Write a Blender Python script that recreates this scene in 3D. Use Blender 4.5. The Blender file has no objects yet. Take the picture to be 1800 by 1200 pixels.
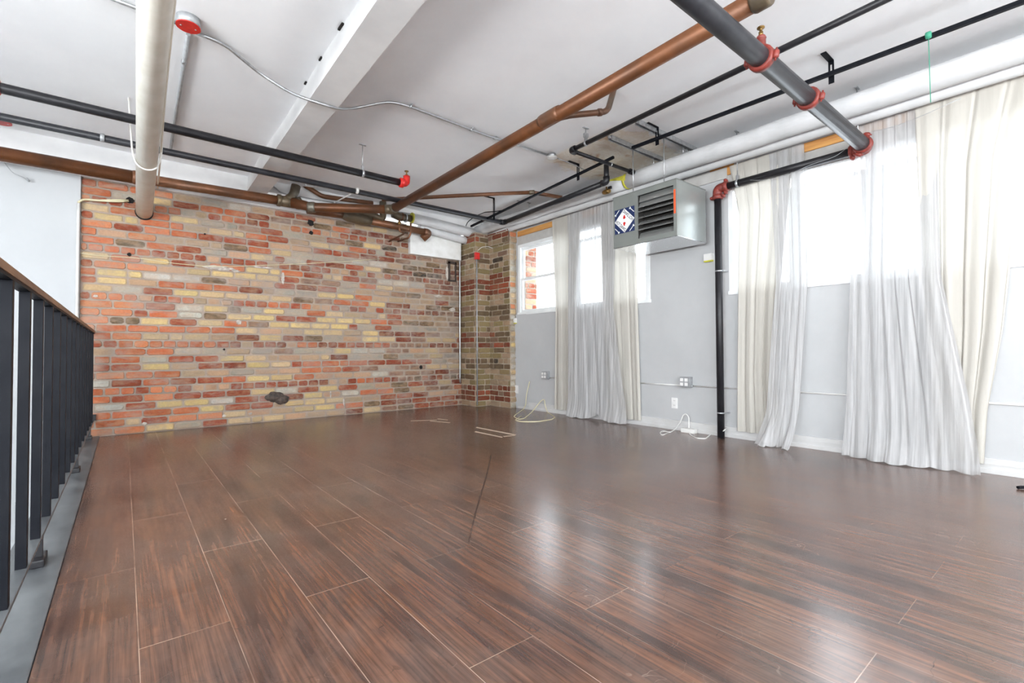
import bpy, bmesh, math, random
from mathutils import Vector, Matrix
import numpy as np

random.seed(7)
sc = bpy.context.scene
C = sc.collection

# ------------------------------------------------------------------ camera, world, lights
H = 0.87
YAW, PIT, ROL, FPX = math.radians(39.03), math.radians(1.16), math.radians(-.30), 841.0
cy_, sy_, cp_, sp_ = math.cos(YAW), math.sin(YAW), math.cos(PIT), math.sin(PIT)
FW = Vector((sy_*cp_, cy_*cp_, sp_)); RT = Vector((cy_, -sy_, 0)); UP = RT.cross(FW)
RT, UP = (math.cos(ROL)*RT + math.sin(ROL)*UP), (-math.sin(ROL)*RT + math.cos(ROL)*UP)
cam_d = bpy.data.cameras.new('camera'); cam = bpy.data.objects.new('camera', cam_d); C.objects.link(cam)
M = Matrix((RT, UP, -FW)).transposed().to_4x4(); M.translation = Vector((0, 0, H))
cam.matrix_world = M
cam_d.sensor_width = 36.0; cam_d.sensor_fit = 'HORIZONTAL'; cam_d.lens = FPX*36.0/1800.0
cam_d.clip_start = .02; cam_d.clip_end = 200
sc.camera = cam

def at(u, v, **k):
    """the point of the plane x=, y= or z= that was measured at this place of the photograph"""
    r = FW + RT*((u-900)/FPX) + UP*((600-v)/FPX)
    ax, val = list(k.items())[0]; i = 'xyz'.index(ax); o = Vector((0, 0, H))
    return o + r*((val-o[i])/r[i])

w = bpy.data.worlds.new('overcast'); sc.world = w; w.use_nodes = True
bg = w.node_tree.nodes['Background']; bg.inputs[0].default_value = (.88, .94, 1.0, 1); bg.inputs[1].default_value = 7.5

def area(name, loc, rot, sx, sy, power, col=(1, 1, 1)):
    l = bpy.data.lights.new(name, 'AREA'); l.shape = 'RECTANGLE'; l.size = sx; l.size_y = sy; l.energy = power; l.color = col
    o = bpy.data.objects.new(name, l); C.objects.link(o); o.location = loc; o.rotation_euler = rot
    return o
R = math.radians
# added fill lamps by the rear and left walls, tilted up at the ceiling
area('rear_ceiling_fill', (0.6, -4.72, 1.5), (R(156), 0, 0), 6.4, 1.5, 830, (.97, .985, 1))
area('side_ceiling_fill', (-4.15, -1.2, 1.2), (R(160), 0, R(-90)), 5.2, 1.5, 1060, (.97, .985, 1))

sc.view_settings.view_transform = 'Standard'; sc.view_settings.look = 'None'
sc.view_settings.exposure = -0.13; sc.view_settings.gamma = 1.0; sc.view_settings.use_curve_mapping = False
sc.cycles.max_bounces = 10; sc.cycles.diffuse_bounces = 6; sc.cycles.transparent_max_bounces = 24
sc.cycles.caustics_reflective = False; sc.cycles.caustics_refractive = False
sc.cycles.sample_clamp_indirect = 6.0; sc.cycles.denoising_prefilter = 'FAST'

# ------------------------------------------------------------------ helpers
def lin(r, g, b):
    f = lambda c: (c/255/12.92) if c/255 <= .04045 else ((c/255+.055)/1.055)**2.4
    return (f(r), f(g), f(b), 1)

class MB:
    def __init__(s): s.v = []; s.f = []; s.m = []; s.sm = []; s.col = []
    def add(s, vs, fs, mi=0, smooth=False, col=None):
        n = len(s.v); s.v += [tuple(x) for x in vs]
        for f in fs: s.f.append([n+i for i in f]); s.m.append(mi); s.sm.append(smooth); s.col.append(col)
        return s
    def box(s, a, b, mi=0, bev=0.0):
        x0, y0, z0 = [min(a[i], b[i]) for i in range(3)]; x1, y1, z1 = [max(a[i], b[i]) for i in range(3)]
        if bev > 0:
            bm = bmesh.new(); bmesh.ops.create_cube(bm, size=1)
            for v in bm.verts: v.co = Vector(((x0+x1)/2+v.co.x*(x1-x0), (y0+y1)/2+v.co.y*(y1-y0), (z0+z1)/2+v.co.z*(z1-z0)))
            bmesh.ops.bevel(bm, geom=bm.edges[:], offset=min(bev, .45*min(x1-x0, y1-y0, z1-z0)), segments=2, affect='EDGES', profile=.7)
            bm.verts.index_update()
            s.add([v.co for v in bm.verts], [[v.index for v in f.verts] for f in bm.faces], mi); bm.free(); return s
        return s.add([(x0,y0,z0),(x1,y0,z0),(x1,y1,z0),(x0,y1,z0),(x0,y0,z1),(x1,y0,z1),(x1,y1,z1),(x0,y1,z1)],
                     [(0,3,2,1),(4,5,6,7),(0,1,5,4),(1,2,6,5),(2,3,7,6),(3,0,4,7)], mi)
    def tube(s, pts, r, n=14, mi=0, bend=None, caps=True):
        P = [Vector(p) for p in pts]
        if bend and len(P) > 2:                       # rounded corners
            Q = [P[0]]
            for i in range(1, len(P)-1):
                a, b, c = P[i-1], P[i], P[i+1]
                d = min(bend, (a-b).length*.48, (c-b).length*.48)
                p0 = b+(a-b).normalized()*d; p1 = b+(c-b).normalized()*d
                for k in range(7):
                    t = k/6; Q.append(p0*(1-t)**2+b*2*t*(1-t)+p1*t*t)
            Q.append(P[-1]); P = Q
        rs = r if isinstance(r, (list, tuple)) else [r]*len(P)
        t0 = (P[1]-P[0]).normalized(); up = Vector((0, 0, 1)) if abs(t0.z) < .9 else Vector((1, 0, 0))
        nx = t0.cross(up).normalized(); vs = []
        for i, p in enumerate(P):
            if i == 0: t = P[1]-P[0]
            elif i == len(P)-1: t = P[-1]-P[-2]
            else: t = (P[i+1]-P[i]).normalized()+(P[i]-P[i-1]).normalized()
            t.normalize(); nx = (nx-t*nx.dot(t)).normalized(); ny = t.cross(nx)
            for k in range(n):
                a = 2*math.pi*k/n; vs.append(p+(nx*math.cos(a)+ny*math.sin(a))*rs[i])
        fs = [(i*n+k, i*n+(k+1) % n, (i+1)*n+(k+1) % n, (i+1)*n+k) for i in range(len(P)-1) for k in range(n)]
        s.add(vs, fs, mi, True)
        if caps:
            b = len(s.v)-len(vs)
            s.f.append([b+k for k in range(n-1, -1, -1)]); s.m.append(mi); s.sm.append(False); s.col.append(None)
            s.f.append([b+(len(P)-1)*n+k for k in range(n)]); s.m.append(mi); s.sm.append(False); s.col.append(None)
        return s
    def ring(s, c, axis, r, w, t=.008, mi=0, n=16):   # collar of a pipe
        c = Vector(c); a = Vector(axis).normalized()
        return s.tube([c-a*w/2, c-a*w*.35, c+a*w*.35, c+a*w/2], [r+t*.4, r+t, r+t, r+t*.4], n, mi)

def wloc(o):
    p = Vector((0, 0, 0))
    while o: p += o.location; o = o.parent
    return p

def obj(name, mb, mats, parent=None, origin=None):
    me = bpy.data.meshes.new(name)
    V = [Vector(v) for v in mb.v]
    if parent is None:
        if origin is None:
            origin = Vector(((min(v.x for v in V)+max(v.x for v in V))/2, (min(v.y for v in V)+max(v.y for v in V))/2, min(v.z for v in V)))
        off = Vector(origin)
    else: off = wloc(parent)
    me.from_pydata([v-off for v in V], [], mb.f); me.validate()
    if not isinstance(mats, (list, tuple)): mats = [mats]
    for m in mats: me.materials.append(m)
    me.polygons.foreach_set('material_index', mb.m); me.polygons.foreach_set('use_smooth', mb.sm)
    if any(c is not None for c in mb.col):
        ca = me.color_attributes.new('col', 'FLOAT_COLOR', 'CORNER'); arr = []
        for f, c in zip(mb.f, mb.col): arr += list(c or (.5, .5, .5, 1))*len(f)
        ca.data.foreach_set('color', arr)
    me.update()
    o = bpy.data.objects.new(name, me); C.objects.link(o)
    if parent is not None: o.parent = parent
    else: o.location = off
    return o

def tag(o, label=None, cat=None, group=None, kind=None):
    if label: o['label'] = label
    if cat: o['category'] = cat
    if group: o['group'] = group
    if kind: o['kind'] = kind
    return o
def thing(name, loc, label, cat, group=None):
    o = bpy.data.objects.new(name, None); C.objects.link(o); o.location = loc; o.empty_display_size = .05
    return tag(o, label, cat, group)
def struct(name, mb, mats, parent=None):
    o = obj(name, mb, mats, parent)
    if parent is None: o['kind'] = 'structure'
    return o
def copy_tree(o, loc, label=None, parent=None):
    c = o.copy(); C.objects.link(c)
    if parent is not None: c.parent = parent
    else:
        c.location = loc
        if label: c['label'] = label
    for ch in list(o.children): copy_tree(ch, None, None, c)
    return c

# ------------------------------------------------------------------ materials
def newmat(name):
    m = bpy.data.materials.new(name); m.use_nodes = True; nt = m.node_tree
    return m, nt, nt.nodes['Principled BSDF']
def nd(nt, t, **k):
    n = nt.nodes.new(t)
    for a, b in k.items():
        if a.startswith('i_'): n.inputs[a[2:].replace('_', ' ')].default_value = b
        else: setattr(n, a, b)
    return n
def ramp(nt, src, stops):
    r = nt.nodes.new('ShaderNodeValToRGB'); e = r.color_ramp.elements
    while len(e) < len(stops): e.new(.5)
    for el, (p, c) in zip(e, stops):
        el.position = p; el.color = c if len(c) == 4 else (*c, 1)
    nt.links.new(src, r.inputs[0]); return r
def mix(nt, a, b, fac, mode='MIX'):
    n = nt.nodes.new('ShaderNodeMix'); n.data_type = 'RGBA'; n.blend_type = mode
    for sock, val in ((n.inputs[0], fac), (n.inputs[6], a), (n.inputs[7], b)):
        if hasattr(val, 'is_linked'): nt.links.new(val, sock)
        else: sock.default_value = val
    return n.outputs[2]
def coords(nt, scale=(1, 1, 1), loc=(0, 0, 0)):
    g = nt.nodes.new('ShaderNodeNewGeometry'); mp = nt.nodes.new('ShaderNodeMapping')
    nt.links.new(g.outputs['Position'], mp.inputs[0]); mp.inputs['Scale'].default_value = scale; mp.inputs['Location'].default_value = loc
    return mp.outputs[0]
def noise(nt, vec, scale, detail=4, rough=.55, dist=0):
    n = nd(nt, 'ShaderNodeTexNoise', i_Scale=scale, i_Detail=detail, i_Roughness=rough, i_Distortion=dist)
    nt.links.new(vec, n.inputs['Vector']); return n.outputs['Fac']
def bump(nt, b, h, strength=.3, dist=.01):
    n = nd(nt, 'ShaderNodeBump', i_Strength=strength, i_Distance=dist); nt.links.new(h, n.inputs['Height']); nt.links.new(n.outputs[0], b.inputs['Normal'])

def simple(name, col, rough=.5, metal=0., var=None, vs=12., bmp=0., scale=(1, 1, 1), spec=None):
    m, nt, b = newmat(name); b.inputs['Roughness'].default_value = rough; b.inputs['Metallic'].default_value = metal
    if spec is not None: b.inputs['Specular IOR Level'].default_value = spec
    v = coords(nt, scale); nz = noise(nt, v, vs)
    c2 = var or tuple(c*.9 for c in col[:3])+(1,)
    r = ramp(nt, nz, [(.35, col), (.68, c2)]); nt.links.new(r.outputs[0], b.inputs['Base Color'])
    if bmp: bump(nt, b, nz, bmp, .004)
    return m

white_wall = simple('painted_plaster', (.48, .49, .495, 1), .55, var=(.45, .46, .465, 1), vs=2.5, bmp=.05)
left_wall = simple('white_drywall', (.50, .515, .525, 1), .7, var=(.47, .485, .495, 1), vs=1.5)
base_white = simple('baseboard_paint', (.60, .60, .595, 1), .45, var=(.53, .53, .52, 1), vs=6)
vinyl = simple('window_vinyl', (.80, .82, .82, 1), .35, var=(.72, .75, .75, 1), vs=5)
beam_white = simple('beam_paint', (.80, .80, .79, 1), .6, var=(.70, .70, .70, 1), vs=3, bmp=.1)
sill_grey = simple('header_panel', (.50, .49, .47, 1), .7, var=(.42, .41, .39, 1), vs=7)
pine = simple('raw_lumber', lin(214, 160, 92), .7, var=lin(180, 122, 66), vs=7, scale=(1, .25, 4))
black_paint = simple('black_paint', (.005, .006, .009, 1), .5, var=(.009, .010, .013, 1), vs=9, spec=.1)
black_satin = simple('black_pipe_paint', (.010, .010, .012, 1), .4, var=(.018, .018, .021, 1), vs=14, spec=.35)
grey_pipe = simple('dark_grey_pipe_paint', (.018, .019, .023, 1), .4, var=(.028, .029, .034, 1), vs=14, spec=.4)
rail_worn = simple('worn_rail_edge', lin(150, 112, 84), .6, var=lin(112, 84, 66), vs=7, scale=(1, .5, 1))
curb_m = simple('grey_painted_curb', (.13, .14, .145, 1), .38, var=(.05, .055, .06, 1), vs=5, bmp=.15, scale=(1, .6, 1))
red_paint = simple('red_fitting_paint', lin(134, 52, 42), .5, var=lin(96, 38, 32), vs=30)
red_bright = simple('bright_red_enamel', lin(205, 40, 32), .4, var=lin(180, 30, 26), vs=20)
galv = simple('galvanised_steel', (.50, .52, .53, 1), .35, .75, var=(.36, .37, .38, 1), vs=25)
galv_dull = simple('dull_zinc', (.42, .44, .45, 1), .5, .4, var=(.32, .33, .34, 1), vs=25)
white_paint = simple('white_enamel', (.78, .78, .76, 1), .45, var=(.68, .68, .65, 1), vs=9)
pvc_cream = simple('painted_drain_pipe', lin(238, 235, 224), .45, var=lin(226, 222, 208), vs=8)
insul = simple('pipe_insulation_jacket', (.62, .625, .63, 1), .55, var=(.54, .55, .555, 1), vs=5, bmp=.25)
tape_yellow = simple('yellow_tape', lin(205, 200, 70), .5, var=lin(170, 165, 50), vs=20)
heater_m = simple('grey_heater_enamel', (.20, .215, .20, 1), .35, .1, var=(.18, .195, .185, 1), vs=3)
heater_pale = simple('pale_heater_side', (.36, .385, .375, 1), .25, .45, var=(.33, .355, .345, 1), vs=3)
heater_pan = simple('bright_steel_pan', (.72, .73, .74, 1), .22, .95, var=(.68, .69, .70, 1), vs=3)
louver_m = simple('louver_blade', (.34, .35, .34, 1), .25, .6, var=(.28, .29, .28, 1), vs=6)
dark_in = simple('dark_heater_inside', (.02, .018, .016, 1), .7)
orange_m = simple('orange_label', lin(232, 92, 48), .5)
navy = simple('navy_sticker', lin(28, 44, 84), .4)
stick_white = simple('sticker_white', (.82, .83, .84, 1), .4)
black_ink = simple('black_ink', (.01, .01, .012, 1), .5)
brass = simple('old_brass', lin(150, 118, 66), .35, .7, var=lin(92, 72, 40), vs=30)
yellowed = simple('yellowed_cable', lin(226, 220, 190), .5, var=lin(200, 190, 150), vs=6)
white_cable = simple('white_cable', (.8, .8, .78, 1), .5)
green_m = simple('green_string', lin(60, 150, 120), .6)
hole_m = simple('dark_hole', (.012, .01, .009, 1), .95)
outlet_w = simple('outlet_white', (.8, .8, .79, 1), .35)
rope_m = simple('white_rope', (.72, .71, .67, 1), .7)
mortar_blob = simple('mortar_patch', lin(176, 168, 160), .9, var=lin(150, 140, 132), vs=30, bmp=.5)

def copper_mat(name, a, b_, c_):
    m, nt, b = newmat(name); v = coords(nt, (1, 1, 1)); n1 = noise(nt, v, 3.0, 5, .6); n2 = noise(nt, v, 22, 4)
    r1 = ramp(nt, n1, [(.35, a), (.55, b_), (.7, c_)]); r2 = ramp(nt, n2, [(.4, (.9, .9, .9)), (.7, (1.1, 1.1, 1.1))])
    nt.links.new(mix(nt, r1.outputs[0], r2.outputs[0], .7, 'MULTIPLY'), b.inputs['Base Color'])
    b.inputs['Metallic'].default_value = .35; b.inputs['Roughness'].default_value = .42; return m
copper = copper_mat('aged_copper', lin(118, 72, 41), lin(100, 62, 37), lin(82, 56, 39))
copper_dk = copper_mat('dark_copper', lin(128, 84, 56), lin(104, 72, 52), lin(92, 78, 66))
bronze_f = copper_mat('bronze_fitting', lin(112, 96, 72), lin(90, 80, 66), lin(120, 118, 108))

# ceiling: uneven off white paint with a water damaged patch over the heater
ceil_m, nt, b = newmat('ceiling_paint')
v = coords(nt); n1 = noise(nt, v, 1.1, 4, .6); n2 = noise(nt, v, 9, 5)
base = ramp(nt, n1, [(.38, (.88, .89, .90)), (.62, (.83, .84, .855))]).outputs[0]
sep = nd(nt, 'ShaderNodeSeparateXYZ'); nt.links.new(v, sep.inputs[0])
def band(nt, val, lo, hi, soft=.08):
    a = nd(nt, 'ShaderNodeMapRange', interpolation_type='SMOOTHSTEP'); nt.links.new(val, a.inputs[0]); a.inputs[1].default_value = lo-soft; a.inputs[2].default_value = lo+soft
    c = nd(nt, 'ShaderNodeMapRange', interpolation_type='SMOOTHSTEP'); nt.links.new(val, c.inputs[0]); c.inputs[1].default_value = hi-soft; c.inputs[2].default_value = hi+soft; c.inputs[3].default_value = 1; c.inputs[4].default_value = 0
    mm = nd(nt, 'ShaderNodeMath', operation='MULTIPLY'); nt.links.new(a.outputs[0], mm.inputs[0]); nt.links.new(c.outputs[0], mm.inputs[1]); return mm.outputs[0]
n3 = noise(nt, v, 4.5, 5, .65)
add = nd(nt, 'ShaderNodeMath', operation='MULTIPLY_ADD'); nt.links.new(n3, add.inputs[0]); add.inputs[1].default_value = .7; nt.links.new(sep.outputs[1], add.inputs[2])
my = band(nt, add.outputs[0], 3.15, 4.25, .04); mx = band(nt, sep.outputs[0], 3.62, 4.9, .05)
mk = nd(nt, 'ShaderNodeMath', operation='MULTIPLY'); nt.links.new(mx, mk.inputs[0]); nt.links.new(my, mk.inputs[1])
dam = ramp(nt, noise(nt, v, 3.2, 6, .7, .6), [(.34, lin(244, 240, 232)), (.47, lin(230, 220, 204)), (.53, lin(242, 238, 228)), (.60, lin(226, 214, 196)), (.68, lin(206, 168, 134))])
nt.links.new(mix(nt, base, dam.outputs[0], mk.outputs[0]), b.inputs['Base Color']); b.inputs['Roughness'].default_value = .7
bump(nt, b, n2, .06, .01)

# bricks: one albedo per brick (face attribute), mortar haze smeared on by noise
def brick_mat(name, smear_col, smear_lo, smear_hi, white=.0, tint=lin(196, 170, 136)):
    m, nt, b = newmat(name)
    at_ = nd(nt, 'ShaderNodeAttribute', attribute_name='col'); v = coords(nt)
    fine = ramp(nt, noise(nt, v, 60, 4, .6), [(.3, (.86, .86, .86)), (.7, (1.12, 1.12, 1.12))])
    c = mix(nt, at_.outputs['Color'], fine.outputs[0], .8, 'MULTIPLY')
    tn = ramp(nt, noise(nt, coords(nt, (1, 1, 2.2), (7, 3, 1)), 9, 5, .6), [(.42, (0, 0, 0)), (.66, (1, 1, 1))])
    c = mix(nt, c, tint, mix(nt, (0, 0, 0, 1), tn.outputs[0], .42))
    sm = ramp(nt, noise(nt, coords(nt, (1, 1, 1.9)), 3.2, 9, .72, .5), [(smear_lo, (0, 0, 0)), (smear_hi, (1, 1, 1))])
    c = mix(nt, c, smear_col, mix(nt, (0, 0, 0, 1), sm.outputs[0], .62))
    sp = ramp(nt, noise(nt, v, 13, 6, .7), [(.66, (0, 0, 0)), (.72, (1, 1, 1))])
    c = mix(nt, c, lin(186, 178, 168), mix(nt, (0, 0, 0, 1), sp.outputs[0], .35+white))
    nt.links.new(c, b.inputs['Base Color']); b.inputs['Roughness'].default_value = .85; b.inputs['Specular IOR Level'].default_value = .25
    bump(nt, b, noise(nt, v, 45, 5, .65), .45, .006); return m
brick_main = brick_mat('old_mixed_brick', lin(154, 142, 133), .47, .64, tint=lin(182, 150, 120))
brick_col = brick_mat('soot_dark_brick', lin(112, 100, 88), .56, .74, .1, lin(128, 110, 84))
def mortar_mat(name, a, b_, c_):
    m, nt, b = newmat(name); v = coords(nt)
    r = ramp(nt, noise(nt, v, 4, 7, .7), [(.33, a), (.52, b_), (.68, c_)]); nt.links.new(r.outputs[0], b.inputs['Base Color'])
    b.inputs['Roughness'].default_value = .95; bump(nt, b, noise(nt, v, 50, 5, .7), .6, .006); return m
mortar_main = mortar_mat('lime_mortar', lin(172, 154, 138), lin(156, 141, 130), lin(140, 129, 120))
mortar_col = mortar_mat('grey_mortar', lin(182, 170, 154), lin(158, 144, 126), lin(120, 104, 90))

# laminate plank floor
floor_m, nt, b = newmat('dark_laminate_planks')
g = nd(nt, 'ShaderNodeNewGeometry'); sp = nd(nt, 'ShaderNodeSeparateXYZ'); nt.links.new(g.outputs['Position'], sp.inputs[0])
def math_(op, a, b_=None, c_=None):
    n = nd(nt, 'ShaderNodeMath', operation=op)
    for i, x in enumerate((a, b_, c_)):
        if x is None: continue
        if hasattr(x, 'is_linked'): nt.links.new(x, n.inputs[i])
        else: n.inputs[i].default_value = x
    return n.outputs[0]
PW, PL = .2345, 1.376
row_f = math_('DIVIDE', math_('SUBTRACT', sp.outputs[0], .041), PW)
row = math_('FLOOR', row_f)
par = math_('FLOORED_MODULO', row, 2.0)
uu = math_('DIVIDE', math_('SUBTRACT', math_('SUBTRACT', sp.outputs[1], 1.80), math_('MULTIPLY', par, PL/2)), PL)
colm = math_('FLOOR', uu)
cmb = nd(nt, 'ShaderNodeCombineXYZ'); nt.links.new(row, cmb.inputs[0]); nt.links.new(colm, cmb.inputs[1])
wn = nd(nt, 'ShaderNodeTexWhiteNoise', noise_dimensions='3D'); nt.links.new(cmb.outputs[0], wn.inputs['Vector'])
off = nd(nt, 'ShaderNodeVectorMath', operation='SCALE'); nt.links.new(wn.outputs['Color'], off.inputs[0]); off.inputs['Scale'].default_value = 37.0
pv = nd(nt, 'ShaderNodeVectorMath', operation='ADD'); nt.links.new(g.outputs['Position'], pv.inputs[0]); nt.links.new(off.outputs[0], pv.inputs[1])
def pm(sx, sy_): 
    m_ = nd(nt, 'ShaderNodeMapping'); nt.links.new(pv.outputs[0], m_.inputs[0]); m_.inputs['Scale'].default_value = (sx, sy_, 1); return m_.outputs[0]
broad = noise(nt, pm(1, .10), 13, 4, .5, .7)
grain = noise(nt, pm(1, .012), 120, 5, .62, .15)
grain2 = noise(nt, pm(1, .03), 40, 4, .55, .6)
c = ramp(nt, broad, [(.32, lin(66, 51, 46)), (.44, lin(88, 64, 55)), (.52, lin(104, 73, 58)), (.58, lin(84, 62, 54)), (.70, lin(108, 74, 56))]).outputs[0]
gr = ramp(nt, grain, [(.38, (.50, .47, .45)), (.51, (1, 1, 1)), (.66, (1.55, 1.42, 1.25))]).outputs[0]
c = mix(nt, c, gr, .62, 'MULTIPLY')
gr2 = ramp(nt, grain2, [(.38, (.66, .65, .66)), (.5, (1, 1, 1)), (.64, (1.28, 1.16, 1.02))]).outputs[0]
c = mix(nt, c, gr2, .65, 'MULTIPLY')
strip = ramp(nt, wn.outputs['Value'], [(0, (.90, .90, .91)), (1, (1.10, 1.07, 1.04))]).outputs[0]
c = mix(nt, c, strip, 1.0, 'MULTIPLY')
# dust haze and scuffs
v = coords(nt)
dust = ramp(nt, noise(nt, v, 1.1, 7, .72, .5), [(.42, (0, 0, 0)), (.75, (1, 1, 1))]).outputs[0]
c = mix(nt, c, lin(134, 120, 112), mix(nt, (0, 0, 0, 1), dust, .40))
def contour(seed, sc_, stretch, wd, dist, m0, m1):      # thin wandering scratch lines
    n_ = noise(nt, coords(nt, stretch, seed), sc_, 2, .5, dist)
    d_ = math_('ABSOLUTE', math_('SUBTRACT', n_, .5)); k_ = nd(nt, 'ShaderNodeMapRange'); nt.links.new(d_, k_.inputs[0])
    k_.inputs[1].default_value = wd*.4; k_.inputs[2].default_value = wd; k_.inputs[3].default_value = 1; k_.inputs[4].default_value = 0
    ms = ramp(nt, noise(nt, coords(nt, (1, 1, 1), tuple(q+11 for q in seed)), 2.6, 5, .7), [(m0, (0, 0, 0)), (m1, (1, 1, 1))]).outputs[0]
    return math_('MULTIPLY', k_.outputs[0], ms)
c = mix(nt, c, lin(190, 168, 154), math_('MULTIPLY', contour((1, 2, 0), 5.5, (1, 1.6, 1), .003, .35, .54, .68), .25))
c = mix(nt, c, lin(176, 156, 144), math_('MULTIPLY', contour((4, 7, 0), 14, (1.6, 1, 1), .006, .5, .56, .66), .20))
c = mix(nt, c, lin(46, 36, 33), math_('MULTIPLY', contour((9, 3, 0), 6, (1, 1.3, 1), .006, .5, .50, .62), .5))
blot = ramp(nt, noise(nt, coords(nt, (1, 1, 1), (2, 9, 0)), 3.1, 6, .68, .8), [(.52, (0, 0, 0)), (.66, (1, 1, 1))]).outputs[0]
c = mix(nt, c, lin(74, 62, 57), mix(nt, (0, 0, 0, 1), blot, .30))
vo = nd(nt, 'ShaderNodeTexVoronoi', i_Scale=3.2); nt.links.new(coords(nt), vo.inputs['Vector'])
dot = nd(nt, 'ShaderNodeMapRange'); nt.links.new(vo.outputs['Distance'], dot.inputs[0]); dot.inputs[1].default_value = .010; dot.inputs[2].default_value = .018; dot.inputs[3].default_value = .9; dot.inputs[4].default_value = 0
c = mix(nt, c, lin(225, 212, 198), dot.outputs[0])
# seams
fr = math_('FRACT', row_f); ed = math_('MULTIPLY', math_('MINIMUM', fr, math_('SUBTRACT', 1, fr)), PW)
fu = math_('FRACT', uu); eu = math_('MULTIPLY', math_('MINIMUM', fu, math_('SUBTRACT', 1, fu)), PL)
def line(val, w_):
    n = nd(nt, 'ShaderNodeMapRange'); nt.links.new(val, n.inputs[0]); n.inputs[1].default_value = w_; n.inputs[2].default_value = w_*1.6; n.inputs[3].default_value = 1; n.inputs[4].default_value = 0; return n.outputs[0]
la = line(ed, .0008); lb = line(eu, .0010)
wear = ramp(nt, noise(nt, v, 2.2, 4, .6), [(.36, (.10, .10, .10)), (.6, (1, 1, 1))]).outputs[0]
# only the long seams near the railing have worn pale
wx = nd(nt, 'ShaderNodeMapRange'); nt.links.new(sp.outputs[0], wx.inputs[0]); wx.inputs[1].default_value = .9; wx.inputs[2].default_value = 2.6; wx.inputs[3].default_value = 1; wx.inputs[4].default_value = .12
lf = math_('MULTIPLY', math_('MAXIMUM', math_('MULTIPLY', la, .62), math_('MULTIPLY', lb, .7)), math_('MULTIPLY', wear, wx.outputs[0]))
c = mix(nt, c, lin(205, 180, 160), lf)
nt.links.new(c, b.inputs['Base Color'])
b.inputs['Roughness'].default_value = .22
b.inputs['Specular IOR Level'].default_value = .9

# thin clear glass, lets daylight straight through
glass_m = bpy.data.materials.new('window_glass'); glass_m.use_nodes = True; nt = glass_m.node_tree; nt.nodes.clear()
o_ = nt.nodes.new('ShaderNodeOutputMaterial'); tr = nt.nodes.new('ShaderNodeBsdfTransparent'); gl = nt.nodes.new('ShaderNodeBsdfGlossy'); gl.inputs['Roughness'].default_value = .03
tr.inputs[0].default_value = (.96, .975, .98, 1); mxs = nt.nodes.new('ShaderNodeMixShader'); fz = nd(nt, 'ShaderNodeLayerWeight', i_Blend=.5)
pw = nd(nt, 'ShaderNodeMath', operation='POWER'); nt.links.new(fz.outputs['Facing'], pw.inputs[0]); pw.inputs[1].default_value = 5
ml = nd(nt, 'ShaderNodeMath', operation='MULTIPLY_ADD'); nt.links.new(pw.outputs[0], ml.inputs[0]); ml.inputs[1].default_value = .6; ml.inputs[2].default_value = .03
nt.links.new(ml.outputs[0], mxs.inputs[0]); nt.links.new(tr.outputs[0], mxs.inputs[1]); nt.links.new(gl.outputs[0], mxs.inputs[2]); nt.links.new(mxs.outputs[0], o_.inputs[0])

def fabric(name, col, openness, trans, streak=0.):
    m = bpy.data.materials.new(name); m.use_nodes = True; nt = m.node_tree; nt.nodes.clear()
    o_ = nt.nodes.new('ShaderNodeOutputMaterial'); t = nt.nodes.new('ShaderNodeBsdfTransparent')
    d = nt.nodes.new('ShaderNodeBsdfDiffuse'); tl = nt.nodes.new('ShaderNodeBsdfTranslucent')
    v = coords(nt, (1, 1, .05)); r = ramp(nt, noise(nt, v, 40, 4), [(.3, col), (.7, tuple(x*.93 for x in col[:3])+(1,))])
    nt.links.new(r.outputs[0], d.inputs[0]); nt.links.new(r.outputs[0], tl.inputs[0])
    a = nt.nodes.new('ShaderNodeMixShader'); a.inputs[0].default_value = trans; nt.links.new(d.outputs[0], a.inputs[1]); nt.links.new(tl.outputs[0], a.inputs[2])
    # woven threads close up when the cloth is seen edge on
    lw = nd(nt, 'ShaderNodeLayerWeight', i_Blend=.35)
    mr = nd(nt, 'ShaderNodeMapRange'); nt.links.new(lw.outputs['Facing'], mr.inputs[0]); mr.inputs[3].default_value = 1-openness; mr.inputs[4].default_value = min(1, 1-openness*.35)
    den = mr.outputs[0]
    if streak:                                            # gathered layers: denser and thinner vertical strips of the cloth
        n1 = noise(nt, coords(nt, (0, 1, .03)), 26, 5, .6, .3); rr_ = ramp(nt, n1, [(.36, (1-streak,)*3), (.60, (1.22,)*3)])
        mm = nd(nt, 'ShaderNodeMath', operation='MULTIPLY', use_clamp=True); nt.links.new(den, mm.inputs[0]); nt.links.new(rr_.outputs[0], mm.inputs[1]); den = mm.outputs[0]
    b_ = nt.nodes.new('ShaderNodeMixShader'); nt.links.new(den, b_.inputs[0]); nt.links.new(t.outputs[0], b_.inputs[1]); nt.links.new(a.outputs[0], b_.inputs[2])
    nt.links.new(b_.outputs[0], o_.inputs[0]); return m
sheer_m = fabric('white_tulle', (.56, .56, .56, 1), .26, .16, .35)
cream_m = fabric('cream_cotton', (.56, .54, .49, 1), .0, .15)

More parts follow.
